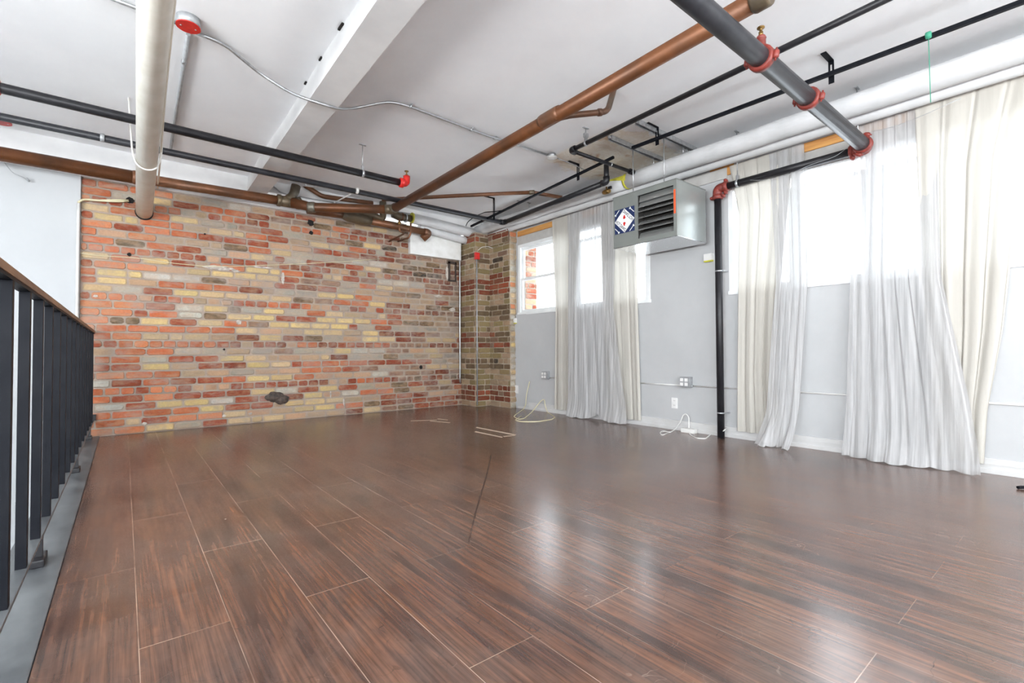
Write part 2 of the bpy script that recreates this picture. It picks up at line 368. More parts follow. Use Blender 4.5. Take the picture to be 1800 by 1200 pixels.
# ------------------------------------------------------------------ room shell
XW, YB, ZC = 4.71, 6.63, 3.0            # window wall, brick wall, ceiling
XL, YR, ZV = -4.5, -5.0, -2.4           # far wall of the stair void, rear wall, lower storey floor
struct('floor', MB().box((-.19, YR, -.12), (XW, YB, 0)), floor_m)
struct('floor_lower', MB().box((XL, YR, ZV-.1), (-.19, YB, ZV)), simple('lower_floor', (.45, .45, .44, 1), .5))
struct('ceiling', MB().box((XL-.2, YR-.2, ZC), (XW+.45, YB+.3, ZC+.2)), ceil_m)
tag(obj('curb', MB().box((-.365, YR, -.12), (-.192, YB-.01, .004), bev=.004).box((-.41, YR, -.5), (-.366, YB-.01, -.06)), curb_m), kind='structure')
bpy.data.objects['curb'].name = 'trim_1'
struct('wall_below_floor', MB().box((-.40, YR, ZV), (-.19, YB, -.5)), left_wall)
# rear and left walls with wide window openings
def wall_open_y(mb, y0, y1, x0, x1, z0, z1, ox0, ox1, oz0, oz1):
    mb.box((x0, y0, z0), (ox0, y1, z1)).box((ox1, y0, z0), (x1, y1, z1)).box((ox0, y0, z0), (ox1, y1, oz0)).box((ox0, y0, oz1), (ox1, y1, z1))
mb = MB(); wall_open_y(mb, YR-.2, YR, XL-.2, XW+.3, ZV, ZC, -2.7, 3.9, 1.0, 2.8); struct('wall_rear', mb, left_wall)
mb = MB(); mb.box((XL-.2, YR, ZV), (XL, -3.8, ZC)).box((XL-.2, 2.8, ZV), (XL, YB+.2, ZC)).box((XL-.2, -3.8, ZV), (XL, 2.8, .5)).box((XL-.2, -3.8, 2.7), (XL, 2.8, ZC))
struct('wall_left', mb, left_wall)

# white wall beyond the stair void, flush with the bricks
struct('wall_stair', MB().box((XL, YB-.035, ZV), (-.362, YB+.25, 2.72)), left_wall)
mb = MB().box((XL, 6.47, 2.80), (1.145, YB+.25, ZC)).box((XL, 6.58, 2.70), (3.30, YB+.05, 2.80)).box((1.36, 6.47, 2.86), (XW, YB+.25, ZC))
struct('trim_2', mb, beam_white)

# ceiling beam with ragged paint along its joint
mb = MB(); n = 24; ys = [YR+i*(YB-YR)/n for i in range(n+1)]
vs = []
for y in ys:
    x0 = 1.03+.016*y; j = .006*math.sin(y*3.1)
    vs += [(x0+.01+j, y, ZC), (x0, y, 2.815), (x0+.215, y, 2.815+j*.3), (x0+.225, y, ZC)]
mb.add(vs, [(i*4+k, i*4+k+1, (i+1)*4+k+1, (i+1)*4+k) for i in range(n) for k in range(3)]+[(0, 3, 2, 1), (n*4, n*4+1, n*4+2, n*4+3)])
for y, l in ((3.05, .08), (3.5, .05), (3.9, .04)):   # gaps where the beam has parted from the plaster
    mb.box((1.03+.016*y-.006, y, ZC-.012), (1.03+.016*y+.01, y+l, ZC-.002), 1)
struct('trim_3', mb, [beam_white, hole_m])

# ---- bricks
w_colfun = None
PAL = dict(orange=(188, 106, 74), orange2=(200, 126, 92), red=(150, 76, 56), dkred=(122, 60, 46), pink=(188, 152, 128), yellow=(214, 188, 136), buff=(200, 176, 142),
           tan=(172, 148, 126), grey=(164, 158, 150), pale=(188, 184, 178), brown=(108, 90, 72), mauve=(138, 108, 96), char=(74, 66, 60), olive=(146, 130, 96))
def pick(wts):
    t = random.random()*sum(wts.values())
    for k, v_ in wts.items():
        t -= v_
        if t <= 0: return k
    return k
def shade(k, d=1.0):
    c = lin(*PAL[k]); f = .84*d*random.uniform(.84, 1.12)
    return (c[0]*f*random.uniform(.96, 1.04), c[1]*f*.98, c[2]*.90*f*random.uniform(.96, 1.04), 1)
def brick_face(mb, O, U, N, length, z0, z1, wfun, course=.0842, bl=.26, hdr=(5, 11, 17, 23, 29), gap=.012, depth=.010, phase=0, tone=lambda x, z: 1.0):
    """bricks laid on the vertical face that starts at O, runs along U and looks along N"""
    O, U, N = Vector(O), Vector(U), Vector(N); Z = Vector((0, 0, 1))
    mb.add([O+Z*z0, O+U*length+Z*z0, O+U*length+Z*z1, O+Z*z1], [(0, 1, 2, 3)], 1)
    nrow = int(math.ceil((z1-z0)/course))
    for r in range(nrow):
        za = z0+r*course+gap/2; zb = min(z0+(r+1)*course-gap/2, z1)
        if zb-za < .02: continue
        L = bl/2 if r in hdr else bl
        x = -random.uniform(0, 1)*L if r not in hdr else -random.uniform(0, .13)
        x = -((r % 2)*.5+phase+random.uniform(-.08, .08))*L
        prev = None
        while x < length:
            l = L*random.uniform(.93, 1.06)
            if r not in hdr and random.random() < .07: l = L*.5
            a, b2 = max(x+gap*.45, 0.002), min(x+l-gap*.45, length-.002); x += l
            if b2-a < .025: continue
            k = wfun((a+b2)/2, (za+zb)/2, r, r in hdr)
            if prev and random.random() < .22: k = prev
            prev = k
            col = shade(k, tone((a+b2)/2, (za+zb)/2))
            d = depth*random.uniform(.35, 1.15)
            if k in ('pale', 'grey', 'tan', 'pink') and random.random() < .5: d *= .35
            cz = min(.016, (zb-za)*.3)*random.uniform(.4, 1.15); j = lambda s=.003: random.uniform(-s, s)
            P = [(a+cz, za+j(.002)), ((a+b2)/2+j(), za+j()), (b2-cz, za+j(.002)), (b2+j(.002), za+cz), (b2+j(.002), zb-cz), (b2-cz, zb+j(.002)), ((a+b2)/2+j(), zb+j()), (a+cz, zb+j(.002)), (a+j(.002), zb-cz), (a+j(.002), za+cz)]
            cxx, czz = (a+b2)/2, (za+zb)/2; vs = []
            for (px, pz) in P: vs.append(O+U*px+Z*pz+N*.0005)
            soft = .018 if k in ('pale', 'grey', 'tan', 'pink', 'buff', 'yellow', 'mauve') else .007
            for (px, pz) in P: vs.append(O+U*(px+max(-1, min(1, (cxx-px)/(b2-a)*4))*soft*.7)+Z*(pz+max(-1, min(1, (czz-pz)/(zb-za)*3))*soft*.55)+N*d)
            n_ = len(P); mc = lin(158, 145, 129); f_ = .2 if wfun is w_colfun else .55
            mb.add(vs, [(i, (i+1) % n_, n_+(i+1) % n_, n_+i) for i in range(n_)], 0, False, tuple(col[q_]*(1-f_)+mc[q_]*f_ for q_ in range(3))+(1,))
            mb.add(vs[n_:], [tuple(range(n_))], 0, False, col)

def w_main(x, z, r, h):
    X = x-.36
    if X < .55:
        wt = dict(orange=5, orange2=2.6, red=1.6, yellow=1.1, buff=.7, pale=.7, tan=.4, brown=.25, pink=.8)
        if X > .1: wt.update(orange=3, yellow=1.8, pale=1.0, buff=1.2)
        if h: wt = dict(orange=6, orange2=3, red=2, pink=1)
    elif X < 3.0:
        wt = dict(orange=1.0, red=2.5, dkred=1.3, yellow=2.4, buff=2.6, tan=2.0, pale=1.5, grey=2.1, pink=1.9, brown=.6, mauve=.8)
        if z < 1.5: wt.update(yellow=3.4, buff=3.2, orange=1.4)
        if z > 2.3: wt.update(tan=3, grey=2.4, red=3, yellow=1)
        if h: wt = dict(red=4, orange=3.2, dkred=1.5, pink=1.4, tan=.9, grey=.5)
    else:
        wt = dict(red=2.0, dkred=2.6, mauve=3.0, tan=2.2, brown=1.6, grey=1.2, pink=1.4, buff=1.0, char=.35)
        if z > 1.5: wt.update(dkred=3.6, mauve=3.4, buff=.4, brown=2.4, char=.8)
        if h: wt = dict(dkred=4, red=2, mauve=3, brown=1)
    return pick(wt)
mb = MB()
brick_face(mb, (-.36, YB, 0), (1, 0, 0), (0, -1, 0), 4.72, 0, 2.72, w_main, tone=lambda x, z: 1-.38*max(0, min(1, (x-3.5)/1.0))*(.35+.65*min(1, z/1.3))-.12*max(0, (z-2.2)/.5)*(x > .9))  # grime on the right end; also darker towards the top
mb.box((-.36, YB+.001, -.1), (4.4, YB+.25, 2.72), 1)
def blob(mb, u, v_, w_, h_, mi, n=20, d=.0145):
    q = at(u, v_, y=YB-.012); vs = [(q.x+w_*math.cos(2*math.pi*k/n)*random.uniform(.7, 1.15), YB-d, q.z+h_*math.sin(2*math.pi*k/n)*random.uniform(.65, 1.2)) for k in range(n)]
    mb.add(vs, [tuple(range(n))], mi)
for a_ in ((385, 471, .17, .028, 2), (414, 476, .05, .018, 2), (497, 489, .022, .075, 2), (462, 470, .12, .012, 2), (795, 544, .06, .03, 2), (786, 480, .035, .12, 2), (581, 693, .012, .05, 2), (168, 520, .022, .014, 2), (420, 566, .03, .03, 2), (254, 744, .022, .016, 2), (440, 727, .022, .016, 2), (394, 731, .022, .016, 2), (770, 520, .08, .02, 2), (790, 638, .07, .012, 2), (604, 706, .012, .05, 2)): blob(mb, *a_)
for z0_, z1_, xa_, xb_ in ((2.02, 2.32, 4.045, 4.085), (2.02, 2.32, 4.175, 4.20), (2.29, 2.33, 4.045, 4.20), (2.00, 2.03, 4.045, 4.20)): mb.box((xa_, YB-.018, z0_), (xb_, YB-.008, z1_), 3)  # dark frame around the niche mark
wb = struct('wall_back', mb, [brick_main, mortar_main, simple('lime_splash', lin(196, 188, 178), .9, var=lin(150, 138, 126), vs=22, bmp=.4), simple('dark_niche_edge', lin(70, 58, 50), .8, var=lin(50, 42, 38), vs=22)])
def w_col(x, z, r, h):
    g = (r*7+3) % 10
    if g in (0, 4, 7): wt = dict(dkred=5, red=2, mauve=2, brown=1)
    elif g in (2, 9): wt = dict(brown=3, char=1.2, mauve=2, tan=1.5)
    else: wt = dict(olive=5, tan=4, brown=1.2, dkred=.6)
    return pick(wt)
w_colfun = w_col
mb = MB()
cx0, cy0, px0, py0 = 4.30, 6.22, 4.585, 5.70
brick_face(mb, (cx0, YB, 0), (0, -1, 0), (-1, 0, 0), YB-cy0, 0, 2.74, w_col, hdr=(3, 8, 14, 20, 26))
brick_face(mb, (cx0, cy0, 0), (1, 0, 0), (0, -1, 0), px0-cx0, 0, 2.74, w_col, hdr=(3, 8, 14, 20, 26), phase=.3)
brick_face(mb, (px0, cy0, 0), (0, -1, 0), (-1, 0, 0), cy0-py0, 0, 2.74, w_col, hdr=(3, 8, 14, 20, 26), phase=.1)
def w_ret(x, z, r, h): return pick(dict(pale=3, buff=2, tan=2, orange2=1, grey=1.4, char=.5, yellow=1))
brick_face(mb, (px0, py0, 0), (1, 0, 0), (0, -1, 0), XW+.05-px0, 0, 2.62, w_ret, phase=.6)
brick_face(mb, (px0-.02, py0-.015, 0), (1, 0, 0), (0, -1, 0), .16, 2.54, 2.76, w_ret)
brick_face(mb, (px0-.035, cy0, 0), (0, -1, 0), (-1, 0, 0), cy0-py0+.015, 2.55, 2.76, w_col)
mb.box((cx0+.002, cy0+.002, 0), (XW+.05, YB+.1, 2.76), 1).box((px0+.002, py0+.002, 0), (XW+.05, cy0+.01, 2.76), 1)
struct('wall_corner', mb, [brick_col, mortar_col])

# ---- window wall: openings, thick jambs of brick outside
W1 = (3.27, 5.65); W2 = (-.03, 2.345); ZS, ZT = 1.43, 2.50; TW = .30
mb = MB(); xa, xb = XW, XW+.06
def solid(y0, y1, z0, z1): mb.box((xa, y0, z0), (xb, y1, z1))
for y0, y1 in ((YR, W2[0]), (W2[1], W1[0]), (W1[1], YB)): solid(y0, y1, -.1, ZC)
for y0, y1 in (W1, W2): solid(y0, y1, -.1, ZS); solid(y0, y1, ZT+.17, ZC)
struct('wall_right', mb, white_wall)
mb = MB(); xa, xb = XW+.06, XW+.06+TW
for y0, y1 in ((YR, W2[0]), (W2[1], W1[0]), (W1[1]-.015, YB)): solid(y0, y1, -.1, ZC)
for y0, y1 in (W1, W2): solid(y0, y1, -.1, ZS-.02); solid(y0, y1, ZT+.1, ZC)
brick_face(mb, (XW+.12, W1[1]-.022, 0), (1, 0, 0), (0, -1, 0), TW-.06, ZS, ZT+.1, lambda *a: pick(dict(red=3, pink=2, dkred=1)))
struct('wall_outside', mb, [brick_main, mortar_main])
# header boards over the windows
mb = MB()
for y0, y1 in (W1, W2): mb.box((XW-.012, y0, ZT+.13), (XW+.05, y1, ZT+.21), 0); mb.box((XW-.002, y0, ZT), (XW+.05, y1, ZT+.128), 1)
mb.box((XW-.014, W2[1], ZT+.10), (XW-.001, W1[0]-.0, ZT+.22), 1); mb.box((XW-.02, 2.28, ZT+.21), (XW-.0, 2.52, ZT+.27), 0)
struct('trim_4', mb, [pine, sill_grey])
# plaster edge left of the first window, where it was broken away
mb = MB(); random.seed(3)
pts = [(0, 0)]
z = 0.0; edge = []
while z < ZS: edge.append((py0+random.uniform(-.03, .01), z)); z += random.uniform(.02, .06)
edge.append((py0-.01, ZS))
V0 = [(XW-.028, y, zz) for y, zz in edge]+[(XW-.0005, py0-.55, ZS), (XW-.0005, py0-.55, 0)]
V1 = [(XW+.01, y, zz) for _, y, zz in V0]
n = len(V0); mb.add(V0+V1, [tuple(range(n)), tuple(range(2*n-1, n-1, -1))]+[(i, n+i, n+(i+1) % n, (i+1) % n) for i in range(n)])
struct('trim_5', mb, white_wall)

def window(name, y0, y1, cuts, hung=()):
    e = bpy.data.objects.new(name, None); C.objects.link(e); e.location = (XW, (y0+y1)/2, ZS); e['kind'] = 'structure'; e.empty_display_size = .05
    x0, x1 = XW-.004, XW+.075; F = .05
    m = MB().box((x0, y0, ZS), (x1, y0+F, ZT), bev=.004).box((x0, y1-F, ZS), (x1, y1, ZT), bev=.004).box((x0, y0+F, ZT-F), (x1, y1-F, ZT), bev=.004)
    for cc in cuts: m.box((x0, cc-.04, ZS+.03), (x1, cc+.04, ZT-F), bev=.004)
    obj('window_frame', m, vinyl, e)
    obj('window_sill', MB().box((XW-.016, y0-.01, ZS-.008), (x1, y1+.005, ZS+.03), bev=.005), vinyl, e)
    ed = [y0+F-.04]+list(cuts)+[y1-F+.04]
    zm = 1.965
    for i in range(len(ed)-1):
        a, c2 = ed[i]+.04, ed[i+1]-.04
        for (za, zb, xs) in (((ZS+.03, zm+.02, XW+.012), (zm-.02, ZT-F, XW+.04)) if i in hung else ((ZS+.03, ZT-F-.09, XW+.03),)):
            s = .038; xe = xs+.028
            f = obj('sash', MB().box((xs, a, za), (xe, a+s, zb), bev=.003).box((xs, c2-s, za), (xe, c2, zb), bev=.003).box((xs, a+s, za), (xe, c2-s, za+s), bev=.003).box((xs, a+s, zb-s), (xe, c2-s, zb), bev=.003), vinyl, e)
            obj('glass', MB().box((xs+.012, a+s, za+s), (xs+.016, c2-s, zb-s)), glass_m, f)
window('window_1', *W1, (4.46, 3.865)[::-1], (2,))
window('window_2', *W2, (.565, 1.155, 1.72))

# baseboard and the ledge line
mb = MB()
for y0, y1 in ((YR, W1[1]-.0),):
    mb.box((XW-.014, y0, 0), (XW, y1, .105), bev=.003).box((XW-.026, y0, 0), (XW-.014, y1, .035), bev=.004).box((XW-.018, y0, .062), (XW-.013, y1, .07))
struct('baseboard_right', mb, base_white)

# ------------------------------------------------------------------ railing
ra = thing('railing', (-.255, 2.5, 0), 'black steel railing with square balusters and brown worn top rail beside the stair void', 'railing')
RZ, BZ = 1.106, .176
tr_ = obj('top_rail', MB().box((-.272, -.6, RZ-.024), (-.236, YB-.012, RZ), bev=.003), rail_worn, ra); tr_['label'] = 'brown worn flat top rail'
obj('rail_channel', MB().box((-.270, -.6, RZ-.033), (-.239, YB-.012, RZ-.024)), black_paint, tr_)
obj('bottom_rail', MB().box((-.272, -.6, BZ-.012), (-.236, YB-.012, BZ), bev=.002), curb_m, ra)
BY = [1.885+.3215*k for k in range(-6, 15)]
for y in BY:
    obj('baluster', MB().box((-.267, y, BZ), (-.240, y+.032, RZ-.033), bev=.0015), black_paint, ra)
for y in (-1.0, .85, 2.77, 4.75, 6.45):
    f = obj('foot', MB().box((-.305, y-.05, .004), (-.245, y+.08, .035), bev=.006), black_satin, ra)
    obj('stub_post', MB().box((-.285, y, .035), (-.255, y+.03, BZ-.012)), black_satin, f)
obj('end_bracket', MB().box((-.272, YB-.045, BZ), (-.222, YB-.012, BZ+.06), bev=.004), black_satin, ra)

# ------------------------------------------------------------------ black sprinkler pipes
def red_elbow(mb, c, a, b2, r):
    c = Vector(c); a = Vector(a).normalized(); b2 = Vector(b2).normalized()
    mb.tube([c+a*.085, c, c+b2*.085], r+.012, 14, bend=.07)
def lug_ring(mb, c, ax, r, lug):                      # grooved coupling: split housing, two bolt lugs
    c, ax, lug = Vector(c), Vector(ax).normalized(), Vector(lug).normalized()
    mb.ring(c, ax, r+.002, .048, .016, n=18)
    for s in (-1, 1):
        p = c+lug*s*(r+.026); q = ax.cross(lug)
        mb.tube([p-q*.022, p-q*.012, p+q*.012, p+q*.022], [.012, .018, .018, .012], 8)
        mb.tube([p-q*.034, p+q*.034], .006, 8)

# header main: comes in overhead, turns to follow the window wall, drops to the floor
zC, yC, xR, yR = 2.49, 1.165, 4.62, 2.405
t = thing('sprinkler_main', (xR, yR, 0), 'thick charcoal sprinkler main crossing overhead, dropping to the floor as a black riser', 'pipe')
obj('cross_pipe', MB().tube([(.2, yC, zC), (xR-.10, yC, zC)], .052, 20), grey_pipe, t)['label'] = 'charcoal overhead length'
obj('wall_run', MB().tube([(xR, yC+.08, zC), (xR, yR-.08, zC)], .034, 18), black_satin, t)
obj('riser', MB().tube([(xR, yR, zC-.08), (xR, yR, .0)], .034, 18), black_satin, t)
c_ = MB(); lug_ring(c_, (at(1345, 100, z=zC).x, yC, zC), (1, 0, 0), .052, (0, 1, .15)); cp = obj('coupling', c_, red_paint, t); cp['label'] = 'red grooved coupling'
pc = Vector((at(1345, 100, z=zC).x, yC, zC))
obj('sprinkler_outlet', MB().tube([pc+Vector((0, 0, .05)), pc+Vector((0, 0, .11)), pc+Vector((0, 0, .112)), pc+Vector((0, 0, .125))], [.026, .024, .028, .022], 14), red_paint, t)
obj('sprinkler_head', MB().tube([pc+Vector((0, 0, .125)), pc+Vector((0, 0, .15)), pc+Vector((0, 0, .152)), pc+Vector((0, 0, .17)), pc+Vector((0, 0, .171)), pc+Vector((0, 0, .176))], [.012, .012, .008, .006, .02, .02], 12), brass, t)
c_ = MB(); lug_ring(c_, (at(1425, 172, z=zC).x, yC, zC), (1, 0, 0), .052, (0, 1, .2)); obj('coupling', c_, red_paint, t)['label'] = 'red grooved coupling'
c_ = MB(); red_elbow(c_, (xR-.005, yC+.005, zC-.002), (-1, 0, 0), (0, 1, 0), .044); lug_ring(c_, (xR-.09, yC, zC), (1, 0, 0), .05, (0, .4, -1)); lug_ring(c_, (xR, yC+.09, zC), (0, 1, 0), .036, (.3, 0, 1))
obj('elbow', c_, red_paint, t)['label'] = 'red elbow at the window wall'
c_ = MB(); red_elbow(c_, (xR, yR, zC), (0, -1, 0), (0, 0, -1), .034); lug_ring(c_, (xR, yR-.085, zC), (0, 1, 0), .034, (0, 0, 1)); lug_ring(c_, (xR, yR, zC-.085), (0, 0, 1), .034, (0, 1, 0))
obj('elbow', c_, red_paint, t)['label'] = 'red elbow on top of the riser'
for z in (1.66, .245): obj('pipe_clamp', MB().ring((xR, yR, z), (0, 0, 1), .034, .014, .004).box((xR, yR-.05, z-.006), (XW, yR-.04, z+.006)), galv, t)

# two parallel runs along the brick wall
t = thing('sprinkler_pipe', (.8, 4.76, 2.7), 'black sprinkler pipe ending in a red elbow before the copper pipe', 'pipe')
e1 = at(705, 321, z=2.70)
obj('pipe', MB().tube([(-3.2, 4.74, 2.70), (e1.x, e1.y, 2.70)], .036, 16), black_satin, t)
c_ = MB(); ex = e1.x+.045
red_elbow(c_, (ex+.02, e1.y, 2.70), (-1, 0, 0), (0, 0, 1), .026); lug_ring(c_, (e1.x+.005, e1.y, 2.70), (1, 0, 0), .034, (0, 1, .3))
obj('elbow', c_, red_bright, t)['label'] = 'bright red end elbow'
obj('sprinkler_head', MB().tube([(ex+.02, e1.y, 2.78), (ex+.02, e1.y, 2.80), (ex+.02, e1.y, 2.802), (ex+.02, e1.y, 2.835), (ex+.02, e1.y, 2.836), (ex+.02, e1.y, 2.842)], [.018, .018, .007, .007, .024, .024], 12), brass, t)
q = at(2, 152, z=2.70); c_ = MB(); lug_ring(c_, (q.x-.03, 4.74, 2.70), (1, 0, 0), .036, (0, .5, 1)); obj('coupling', c_, red_bright, t)['label'] = 'red coupling at the left end in view'
obj('outlet', MB().tube([(q.x-.03, 4.74, 2.73), (q.x-.03, 4.74, 2.80)], .02, 10), red_bright, t)

p2y, p2z = 5.40, 2.735
t = thing('sprinkler_pipe', (1.6, p2y, p2z), 'dark grey sprinkler pipe along the brick wall, turning along the window wall in black', 'pipe')
a1 = at(885, 391, z=p2z); d1 = at(1066, 320, z=p2z); 
obj('long_run', MB().tube([(-3.2, p2y+.02, p2z), (a1.x, a1.y, p2z)], .031, 16), grey_pipe, t)['label'] = 'dark grey run along the brick wall'
obj('short_run', MB().tube([(a1.x, a1.y, p2z), (a1.x-.06, (a1.y+d1.y)/2, p2z), (d1.x, d1.y, p2z)], .031, 16), black_satin, t)
obj('elbow', MB().tube([(a1.x-.06, a1.y, p2z), (a1.x, a1.y, p2z), (a1.x-.005, a1.y-.06, p2z)], .038, 14, bend=.04), black_satin, t)
obj('riser', MB().tube([(d1.x, d1.y, p2z), (d1.x, d1.y, 2.93)], .029, 14), black_satin, t)
obj('elbow', MB().tube([(d1.x-.008, d1.y+.06, p2z), (d1.x, d1.y, p2z), (d1.x, d1.y, p2z+.06)], .037, 14, bend=.04), black_satin, t)
obj('coupling', MB().ring(at(545, 323, z=p2z), (1, 0, 0), .031, .10, .004), galv_dull, t)
for uv in ((180, 243),):
    obj('coupling', MB().ring((at(*uv, z=p2z).x, p2y+.015, p2z), (1, 0, 0), .031, .03, .005), galv_dull, t)

# black pipe A: from over the camera to an elbow, then across to the window wall
zA = 2.85; A0 = Vector((3.29, -.6, zA)); A1 = Vector((3.415, 3.27, zA)); A2 = Vector((4.37, 3.25, zA))
t = thing('black_pipe', (3.35, 1.5, zA), 'slim black pipe under the ceiling turning toward the window wall at an elbow', 'pipe')
obj('long_run', MB().tube([A0, A1], .022, 14), black_satin, t)
obj('cross_run', MB().tube([A1, A2], .019, 14), black_satin, t)
obj('elbow', MB().tube([A1-Vector((0, .06, 0)), A1, A1+Vector((.06, 0, 0))], .032, 12, bend=.03), black_satin, t)
obj('end_cap', MB().tube([A2-Vector((.05, 0, 0)), A2+Vector((.01, 0, 0))], .03, 12), black_satin, t)
obj('band', MB().ring(A1+(A2-A1)*.62, (1, 0, 0), .019, .012, .006), galv, t)

def square_rod(name, a, b2, s, label):
    a, b2 = Vector(a), Vector(b2); d = (b2-a).normalized(); sd = Vector((0, 0, 1)).cross(d).normalized()*s; u = d.cross(sd).normalized()*s
    m = MB(); vs = [p+q for p in (a, b2) for q in (-sd-u, sd-u, sd+u, -sd+u)]
    m.add(vs, [(0, 1, 2, 3), (7, 6, 5, 4), (0, 4, 5, 1), (1, 5, 6, 2), (2, 6, 7, 3), (3, 7, 4, 0)])
    return tag(obj(name, m, black_paint), label, 'curtain rod')
square_rod('ceiling_rod', (3.90, 2.90, 2.88), (4.06, -.3, 2.88), .0135, 'long black square rod under the ceiling nearest the big overhead main')
square_rod('ceiling_rod', (3.94, 5.80, 2.705), (3.985, 3.20, 2.905), .0125, 'black square rod above the insulated pipe near the brick corner')

def bracket(x, y, zr, label):
    t = thing('rod_bracket', (x, y, ZC), label, 'bracket', 'black angle brackets holding the ceiling rods')
    obj('ceiling_leg', MB().box((x-.155, y-.018, ZC-.007), (x+.006, y+.018, ZC-.0005), bev=.001), black_paint, t)
    obj('drop_leg', MB().box((x, y-.018, zr-.05), (x+.006, y-.006, ZC-.007)).box((x, y+.006, zr-.05), (x+.006, y+.018, ZC-.007)).box((x, y-.006, zr-.05), (x+.006, y+.006, zr+.005)).box((x, y-.006, ZC-.03), (x+.006, y+.006, ZC-.007)), black_paint, t)
bracket(4.03, 1.22, 2.88, 'black slotted angle bracket right of the red pipe couplings')
bracket(3.935, 2.64, 2.88, 'black angle bracket over the steel strut above the heater')
bracket(4.005, 3.73, 2.865, 'black angle bracket just right of the white ceiling detector')
bracket(3.975, 5.29, 2.745, 'black angle bracket near the thin copper pipe and brick corner')

# pipe hangers
def hanger(c, r, top, label, rod_r=.005, plate=.035):
    c = Vector(c); t = thing('pipe_hanger', (c.x, c.y, top), label, 'pipe hanger', 'pipe hangers with a rod from the ceiling')
    obj('rod', MB().tube([(c.x, c.y, c.z+r+.03), (c.x, c.y, top-.006)], rod_r, 8), galv, t)
    obj('plate', MB().box((c.x-plate, c.y-.012, top-.007), (c.x+plate, c.y+.012, top-.0005), bev=.001), galv_dull, t)
    return t
def clevis(t, c, r, axis):
    c = Vector(c); m = MB(); m.ring(c, axis, r, .022, .004); m.box(c+Vector((-.012, -.012, r)), c+Vector((.012, .012, r+.045)), bev=.003); obj('clevis', m, galv, t)
c_ = Vector((at(637, 305, z=2.70).x, 4.745, 2.70)); t = hanger(c_, .036, ZC, 'zinc hanger holding the black pipe with the red end elbow'); clevis(t, c_, .036, (1, 0, 0))
c_ = A0+(A1-A0)*.948; t = hanger(c_, .022, ZC, 'bright beam clamp hanger on the black pipe beside its elbow'); clevis(t, c_, .022, (0, 1, 0))
obj('clamp_body', MB().box(c_+Vector((-.022, -.016, .055)), c_+Vector((.022, .016, .095)), bev=.004), galv, t)
for uv, lb in (((1296, 300), 'zinc hanger on the black wall run beside the riser elbow'), ((1508, 232), 'zinc hanger at the red elbow near the curtains')):
    q = at(*uv, x=xR); c_ = Vector((xR-.0, q.y, zC)); t = hanger(c_, .034, ZC, lb); clevis(t, c_, .034, (0, 1, 0))
# strap holding the grey pipe back to the wall
s0 = at(628, 335, z=p2z); tag(obj('pipe_strap', MB().ring(s0, (1, 0, 0), .031, .022, .005).tube([s0, at(588, 356, y=6.1)], .008, 8), white_paint), 'white strap bracing the dark grey pipe above the copper pipe', 'strap')

# ------------------------------------------------------------------ copper drains
t = thing('copper_drain', (1.0, 6.3, 2.7), 'large brown copper drain from the brick wall out across the ceiling', 'pipe')
K0 = at(0, 273, y=6.33); K1 = at(498, 353, y=6.33); K1.z = K0.z = 2.70
K0 = Vector((-3.4, 6.33, 2.70)); L0 = at(548, 364, z=2.685); L1 = at(690, 368, z=2.685); L2 = at(1345, -8, z=2.70)
KA = Vector((.10, 6.33, 2.705)); K1 = Vector((K1.x, 6.33, 2.735))
obj('wall_run', MB().tube([Vector((-3.4, 6.33, 2.70)), KA], .066, 20), copper, t)
obj('wall_run', MB().tube([KA-Vector((.02, 0, 0)), K1], .054, 20), copper_dk, t)
obj('coupling', MB().ring(KA, (1, 0, 0), .064, .10, .008), copper_dk, t)
w_ = MB().tube([K1-Vector((.05, 0, 0)), K1+Vector((.12, 0, 0))], .066, 18); rt = at(519, 318, y=6.33)
w_.tube([K1+Vector((.02, 0, 0)), Vector((rt.x-.02, 6.33, 2.82)), Vector((rt.x+.01, 6.33, ZC-.04))], .056, 16, bend=.06)
w_.ring((K1.x-.05, 6.33, K1.z), (1, 0, 0), .054, .05, .020)
obj('wye_fitting', w_, bronze_f, t)['label'] = 'dull bronze wye with a riser to the ceiling'
obj('angled_run', MB().tube([K1+Vector((.10, -.01, 0)), L0, L1], [.066, .056, .054], 18), copper, t)
obj('coupling', MB().ring(L0, (L1-L0), .058, .09, .008).ring(K1+Vector((.17, -.02, 0)), (1, 0, 0), .066, .05, .01), bronze_f, t)
el = (L1-L0).normalized(); el2 = (L2-L1).normalized()
obj('elbow', MB().tube([L1-el*.09, L1, L1+el2*.09], .060, 18, bend=.06), bronze_f, t)
obj('ceiling_run', MB().tube([L1+el2*.03, L2], .052, 22), copper, t)
obj('coupling', MB().ring(L2+(L1-L2).normalized()*.02, el2, .052, .09, .009), bronze_f, t)['label'] = 'dark coupling at the near end'
tp = at(968, 207, z=2.70)
obj('tee', MB().ring(tp, el2, .052, .22, .006), copper_dk, t)
q1 = at(1060, 198, z=2.75); q2 = at(1079, 188, z=2.77); q3 = at(1080, 158, z=ZC)
bp = [tp+Vector((.03, .02, .0)), at(1000, 203, z=2.73), at(1068, 196, z=2.80), Vector((at(1068, 196, z=2.80).x+.06, at(1068, 196, z=2.80).y-.02, ZC))]
obj('branch', MB().tube(bp, .024, 14, bend=.05).ring(bp[2]+(bp[1]-bp[2]).normalized()*.07, bp[2]-bp[1], .024, .04, .006), copper_dk, t)['label'] = 'slim branch rising to the ceiling'

